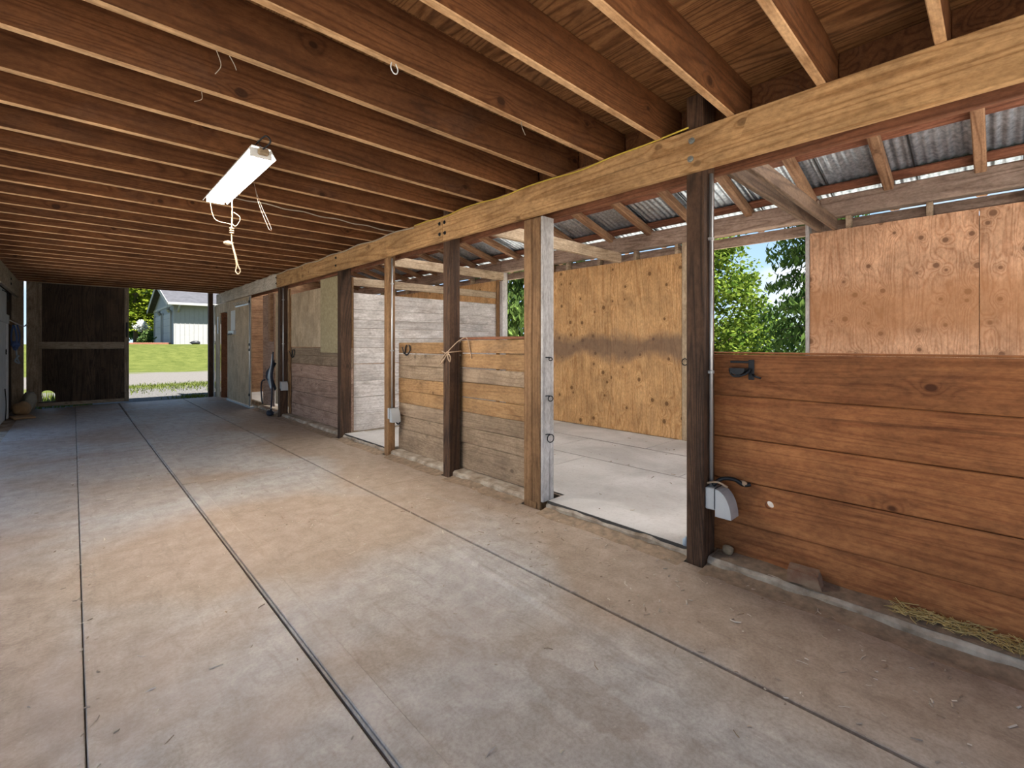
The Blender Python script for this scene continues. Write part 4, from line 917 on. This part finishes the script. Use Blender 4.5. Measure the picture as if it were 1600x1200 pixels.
def g_chip():
    r = random.random()
    if r < 0.45: x, y = random.uniform(1.75, 2.52), random.uniform(-0.3, 3.2)
    elif r < 0.8: x, y = random.uniform(-0.6, 2.5), random.uniform(0.2, 5.5)
    elif r < 0.87: x, y = random.gauss(1.12, 0.09), random.gauss(3.35, 0.09)
    else: x, y = random.gauss(0.035, 0.02), random.uniform(0.3, 7)
    x = min(2.5, x); z = 0.002 if x < 0.026 else 0.015
    return Vector((x, y, z)), random.choice([0.008, 0.012, 0.016, 0.03]) * random.uniform(0.7, 1.6), random.choice([0.001, 0.002, 0.0035]), random.uniform(0.001, 0.004)
scatter('floor_debris', 620, g_chip, 'chips', 'wood chips and straw bits scattered over the aisle mats', 'debris')
def g_chip2():
    return Vector((random.uniform(2.7, 5.2), random.uniform(1.3, 4.5), 0.078 if False else 0.052)), random.choice([0.01, 0.02, 0.04]), random.choice([0.001, 0.002, 0.004]), random.uniform(0.002, 0.006)
def g_chip3():
    p, L, a, b_ = g_chip2(); 
    if p.x < 2.87: p.z = 0.077
    return p, L, a, b_
scatter('stall_debris', 70, g_chip3, 'chips', 'bits of straw and chips on the pale stall floor', 'debris')

# ------------------------------------------------------------------ garage across the lawn
GX, GY0, GY1, GZ = 4.87, 38.1, 48.7, 1.25
gar = empty('garage', (GX + 6, 43.4, GZ), 'pale grey garage with dark shingle gable roof across the lawn', 'garage')
GXE = GX + 16
def quad_box(name, x, y, z, mat): return box(name, x, y, z, mat, gar, 0.0)
box('side_wall', (GX, GXE), (GY0, GY0 + 0.15), (GZ - 0.3, GZ + 2.75), 'siding', gar, 0)
for k in range(60): box('siding_batten', (GX + 0.1 + k * 0.26, GX + 0.13 + k * 0.26), (GY0 - 0.02, GY0 - 0.001), (GZ - 0.05, GZ + 2.70), 'siding', gar, 0)
ym = (GY0 + GY1) / 2; peak = 4.42
extrude('gable_wall', [(GY0 + 0.16, GZ - 0.3), (GY1, GZ - 0.3), (GY1, GZ + 2.75), (ym, GZ + peak - 0.16), (GY0 + 0.16, GZ + 2.75)], 'X', GX, GX + 0.15, 'siding_shaded', gar)
for sgn, ya in ((-1, GY0 - 0.5), (1, GY1 + 0.5)):
    zlo = GZ + 2.75 - 0.5 * (peak - 2.75) / (ym - GY0) + 0.05
    extrude('roof_slope', [(ya, zlo), (ym, GZ + peak), (ym, GZ + peak + 0.14), (ya, zlo + 0.14)], 'X', GX - 0.38, GXE + 0.3, 'shingle', gar)
    extrude('rake_board', [(ya, zlo - 0.14), (ym, GZ + peak - 0.14), (ym, GZ + peak + 0.16), (ya, zlo + 0.16)], 'X', GX - 0.42, GX - 0.382, 'trim_white', gar)
    box('gutter', (GX - 0.4, GXE), (ya - 0.12, ya - 0.005) if sgn < 0 else (ya + 0.005, ya + 0.12), (zlo - 0.02, zlo + 0.14), 'trim_white', gar, 0.01)
tube('downspout', [(GX + 0.25, GY0 - 0.55, GZ + 2.62), (GX + 0.25, GY0 - 0.2, GZ + 2.35), (GX + 0.25, GY0 - 0.08, GZ + 2.2)], 0.06, 'trim_white', gar)
box('frieze_band', (GX - 0.04, GX - 0.001), (GY0 + 0.02, GY1), (GZ + 2.62, GZ + 2.78), 'trim_white', gar, 0)
for y0 in (39.2, 43.9):
    d_ = box('garage_door', (GX - 0.03, GX - 0.002), (y0, y0 + 3.6), (GZ - 0.2, GZ + 2.15), 'garage_door', gar, 0)
    for z in (0.3, 0.8, 1.3, 1.8): box('door_groove', (GX - 0.034, GX - 0.031), (y0 + 0.05, y0 + 3.55), (GZ + z, GZ + z + 0.03), 'siding_shaded', d_, 0)
    for yy in (y0 - 0.22, y0 + 3.62): box('door_trim', (GX - 0.09, GX - 0.002), (yy, yy + 0.2), (GZ - 0.2, GZ + 2.3), 'trim_white', gar, 0)
    tube('wall_lamp', [(GX - 0.12, y0 - 0.5, GZ + 2.2), (GX - 0.25, y0 - 0.5, GZ + 2.35), (GX - 0.2, y0 - 0.5, GZ + 2.5)], 0.12, 'trim_white', gar)
for x, where in ((6.0, 'near the gable corner'), (7.0, 'away from the corner')):
    pl = blob('planter_stone', (x, GY0 - 0.5, ground_z(37.6) + 0.1), (0.3, 0.2, 0.14), 'black_metal', None, int(x), 0.3, 2, 2, 0.1); tag(pl, 'small dark stone below the garage side wall ' + where, 'stone', 'stones by the garage')
ret = box('low_retaining_wall', (1.0, 4.8), (38.6, 38.9), (1.1, 1.36), 'purlin', bev=0.01); tag(ret, 'low reddish edging board at the top of the lawn beside the garage', 'edging')

# ------------------------------------------------------------------ trees and shrubs
def leaves_mesh(name, centres, size, rng, flat=0.0, droop=False, aspect=1.6):
    v, f = [], []
    for c in centres:
        s = size * rng.uniform(0.6, 1.4)
        a = rng.uniform(0, 6.283); el = rng.uniform(-0.9, 0.5) * (1 - flat)
        d = Vector((math.cos(a) * math.cos(el), math.sin(a) * math.cos(el), math.sin(el)))
        if droop: d = Vector((math.cos(a) * 0.5, math.sin(a) * 0.5, -rng.uniform(0.3, 1.1))).normalized()
        q = d.cross(Vector((rng.uniform(-1, 1), rng.uniform(-1, 1), rng.uniform(-0.3, 1)))).normalized() * s * 0.5
        d = d * s * aspect * 0.5; b0 = len(v)
        v += [c - d, c + q, c + d, c - q]; f.append((b0, b0 + 1, b0 + 2, b0 + 3))
    return pymesh(name, v, f)
def broadleaf(name, loc, h, r, nl, size, mat, label, seed, z_lo=0.25, flat=0.0, clusters=60, group=None, cat='tree', spread=0.22, trunk=True):
    rng = random.Random(seed); loc = Vector(loc)
    o = empty(name, loc, label, cat, group); cs = []
    for _ in range(clusters):
        t = rng.random(); z = h * (z_lo + (1 - z_lo) * t); rr = r * math.sin(math.pi * (0.18 + 0.78 * t)) ** 0.7
        a = rng.uniform(0, 6.283); q = rr * math.sqrt(rng.random()) 
        cs.append(Vector((math.cos(a) * q, math.sin(a) * q, z)))
    pts = []
    for i in range(nl):
        c = cs[i % clusters]; s = r * spread
        pts.append(c + Vector((rng.gauss(0, s), rng.gauss(0, s), rng.gauss(0, s * (0.65 - 0.4 * flat)))))
    link('foliage', leaves_mesh('foliage', pts, size, rng, flat), mat, o, loc)
    if trunk:
        tube('trunk', [loc + Vector((0, 0, -0.1)), loc + Vector((jit(.05) * h, jit(.03) * h, h * 0.45)), loc + Vector((0, 0, h * 0.9))], lambda t: max(0.02, 0.022 * h * (1 - 0.85 * t)), 'bark', o, 8)
        for c in cs[:26]:
            st = loc + Vector((0, 0, max(0.15 * h, c.z * 0.62)))
            tube('branch', [st, loc + c * 0.55 + Vector((0, 0, c.z * 0.38)), loc + c], lambda t: max(0.006, 0.008 * h * (1 - t) * 0.6), 'bark', o, 5)
    return o
def conifer(name, loc, h, r, mat, label, seed, tiers=26, per=7, dens=60, size=0.09, group=None, z_lo=0.08, droop=0.45):
    rng = random.Random(seed); loc = Vector(loc); o = empty(name, loc, label, 'tree', group); pts = []; br = []
    for i in range(tiers):
        t = z_lo + (1 - z_lo) * i / tiers; z = h * t; L = r * (1 - t) ** 0.8
        for k in range(per):
            a = rng.uniform(0, 6.283); l = L * rng.uniform(0.7, 1.15)
            d = Vector((math.cos(a), math.sin(a), 0)); line = []
            for s in range(6):
                u = s / 5; line.append(Vector((d.x * l * u, d.y * l * u, z + 0.12 * l * u - droop * l * u * u + 0.18 * droop * l * u ** 4)))
            br.append(line)
            for _ in range(int(dens * l / r) + 8):
                u = rng.uniform(0.18, 1.0); j = min(4, int(u * 5)); w_ = u * 5 - j
                p = line[j].lerp(line[j + 1], w_); sd = Vector((-d.y, d.x, 0)) * rng.gauss(0, 0.13 * l)
                pts.append(p + sd + Vector((0, 0, -abs(rng.gauss(0, 0.10)) * l * 0.9)))
    link('foliage', leaves_mesh('foliage', pts, size, rng, 0, True, 3.0), mat, o, loc)
    tube('trunk', [loc + Vector((0, 0, -0.1)), loc + Vector((0, 0, h * 0.5)), loc + Vector((0, 0, h))], lambda t: max(0.015, 0.016 * h * (1 - t)), 'bark', o, 8)
    v, f = [], []
    for line in br[::2]:
        a, b_ = tube_geo([line[0], line[2], line[4]], lambda t: 0.014 * (1 - 0.7 * t), 4); n0 = len(v); v += a; f += [tuple(i + n0 for i in q) for q in b_]
    b = link('branches', pymesh('branches', v, f), 'bark', o, loc); b['kind'] = 'stuff'
    return o
sy, cy = math.sin(YAW), math.cos(YAW)
def at(pxl, d, z=None):
    t = (pxl - 800) / F_PX; x, y = d * (sy + t * cy), d * (cy - t * sy)
    return (x, y, ground_z(y) if z is None else z)
broadleaf('leafy_tree', at(1112, 14), 4.6, 1.45, 9000, 0.085, 'leaf_bright', 'bright green leafy tree outside the open stall window beside the dark post', 3, 0.12, clusters=110, spread=0.16)
conifer('cedar_tree', at(1285, 10.5), 7.5, 1.75, 'leaf_cedar', 'drooping dark green cedar outside the window beside the pinkish plywood', 5, 30, 9, 70, 0.055, droop=0.35)
conifer('fir_tree', at(790, 15), 8.5, 2.3, 'leaf_fir', 'green fir outside the narrow opening beyond the double post', 8, 28, 9, 80, 0.085)
conifer('fir_tree', at(872, 19), 8.0, 2.2, 'leaf_fir', 'fir standing farther off behind the plywood stall wall', 18, 22, 7, 50, 0.10)
for i, (pxl, d, h, r, lab) in enumerate(((1192, 26, 3.3, 1.5, 'round blue-green bush seen far off between the leafy tree and cedar'), (1150, 32, 2.8, 1.6, 'pale hedge bush behind the leafy tree'), (1235, 42, 3.2, 1.9, 'distant hedge bush behind the cedar'), (1070, 44, 3.4, 2.0, 'distant shrub hidden mostly by the dark doorway post'), (1300, 36, 3.6, 2.2, 'distant shrub mostly behind the pinkish plywood'), (1640, 30, 4.0, 2.4, 'tall shrub beyond the added sand strip near the open barn end'), (2100, 26, 4.2, 2.4, 'broad shrub beyond the added sand strip past the open barn end'))):
    broadleaf('hedge_bush', at(pxl, d), h, r, 2600, 0.13, 'leaf_bush' if i else 'leaf_cedar', lab, 30 + i, 0.05, clusters=50, cat='bush', group='bushes beyond the stalls', trunk=False)
broadleaf('lime_tree', at(212, 46), 10.0, 3.6, 9000, 0.24, 'leaf_lime', 'lime green layered tree beside the garage gable', 41, 0.16, 0.75, 80)
for i, (pxl, d, h, r, lab) in enumerate(((268, 62, 13, 4, 'dark forest tree rising behind the garage ridge'), (305, 80, 16, 4, 'second dark forest tree behind the garage roof'), (345, 104, 17, 4, 'forest tree behind the garage by the jamb post'), (232, 96, 17, 4.5, 'dark forest tree behind the lime green tree'))):
    broadleaf('forest_tree', at(pxl, d), h, r, 4500, 0.5, 'leaf_forest', lab, 50 + i, 0.05, clusters=70, group='forest behind the garage')
broadleaf('white_shrub', at(222, 36), 1.75, 0.42, 700, 0.09, 'petal', 'small white flowering shrub on a trunk at the lawn edge', 61, 0.62, clusters=14, cat='shrub', spread=0.3)
broadleaf('low_bush', at(230, 33), 0.9, 0.4, 800, 0.10, 'leaf_bush', 'low green bush at the garage corner', 62, 0.05, clusters=18, cat='bush', trunk=False)
# tufts of grass in the yard
def grass_tufts():
    v, f = [], []; rng = random.Random(9)
    for _ in range(5000):
        r_ = rng.random()
        if r_ < 0.3: x, y = rng.uniform(0.5, 7), rng.gauss(18.2, 0.5)
        elif r_ < 0.36: x, y = rng.gauss(2.2, 0.2), rng.gauss(13.75, 0.12)
        elif r_ < 0.62: x, y = rng.uniform(-1.6, 0.3), rng.uniform(13.3, 15.5)
        else: x, y = rng.uniform(0.5, 7), rng.gauss(17.2, 0.8)
        h = rng.uniform(0.04, 0.11) * (2.6 if x < 0.4 and y < 16 else 1); a = rng.uniform(0, 6.28); wd_ = 0.012 + 0.02 * (y > 26)
        b = Vector((x, y, ground_z(y) - 0.005)); s = Vector((math.cos(a), math.sin(a), 0)) * wd_
        n0 = len(v); v += [b - s, b + s, b + Vector((jit(.05), jit(.05), h))]; f.append((n0, n0 + 1, n0 + 2))
    o = link('grass', pymesh('grass', v, f), 'grass'); tag(o, 'tufts of short grass growing along the gravel drive edge', 'grass', kind='stuff')
grass_tufts()
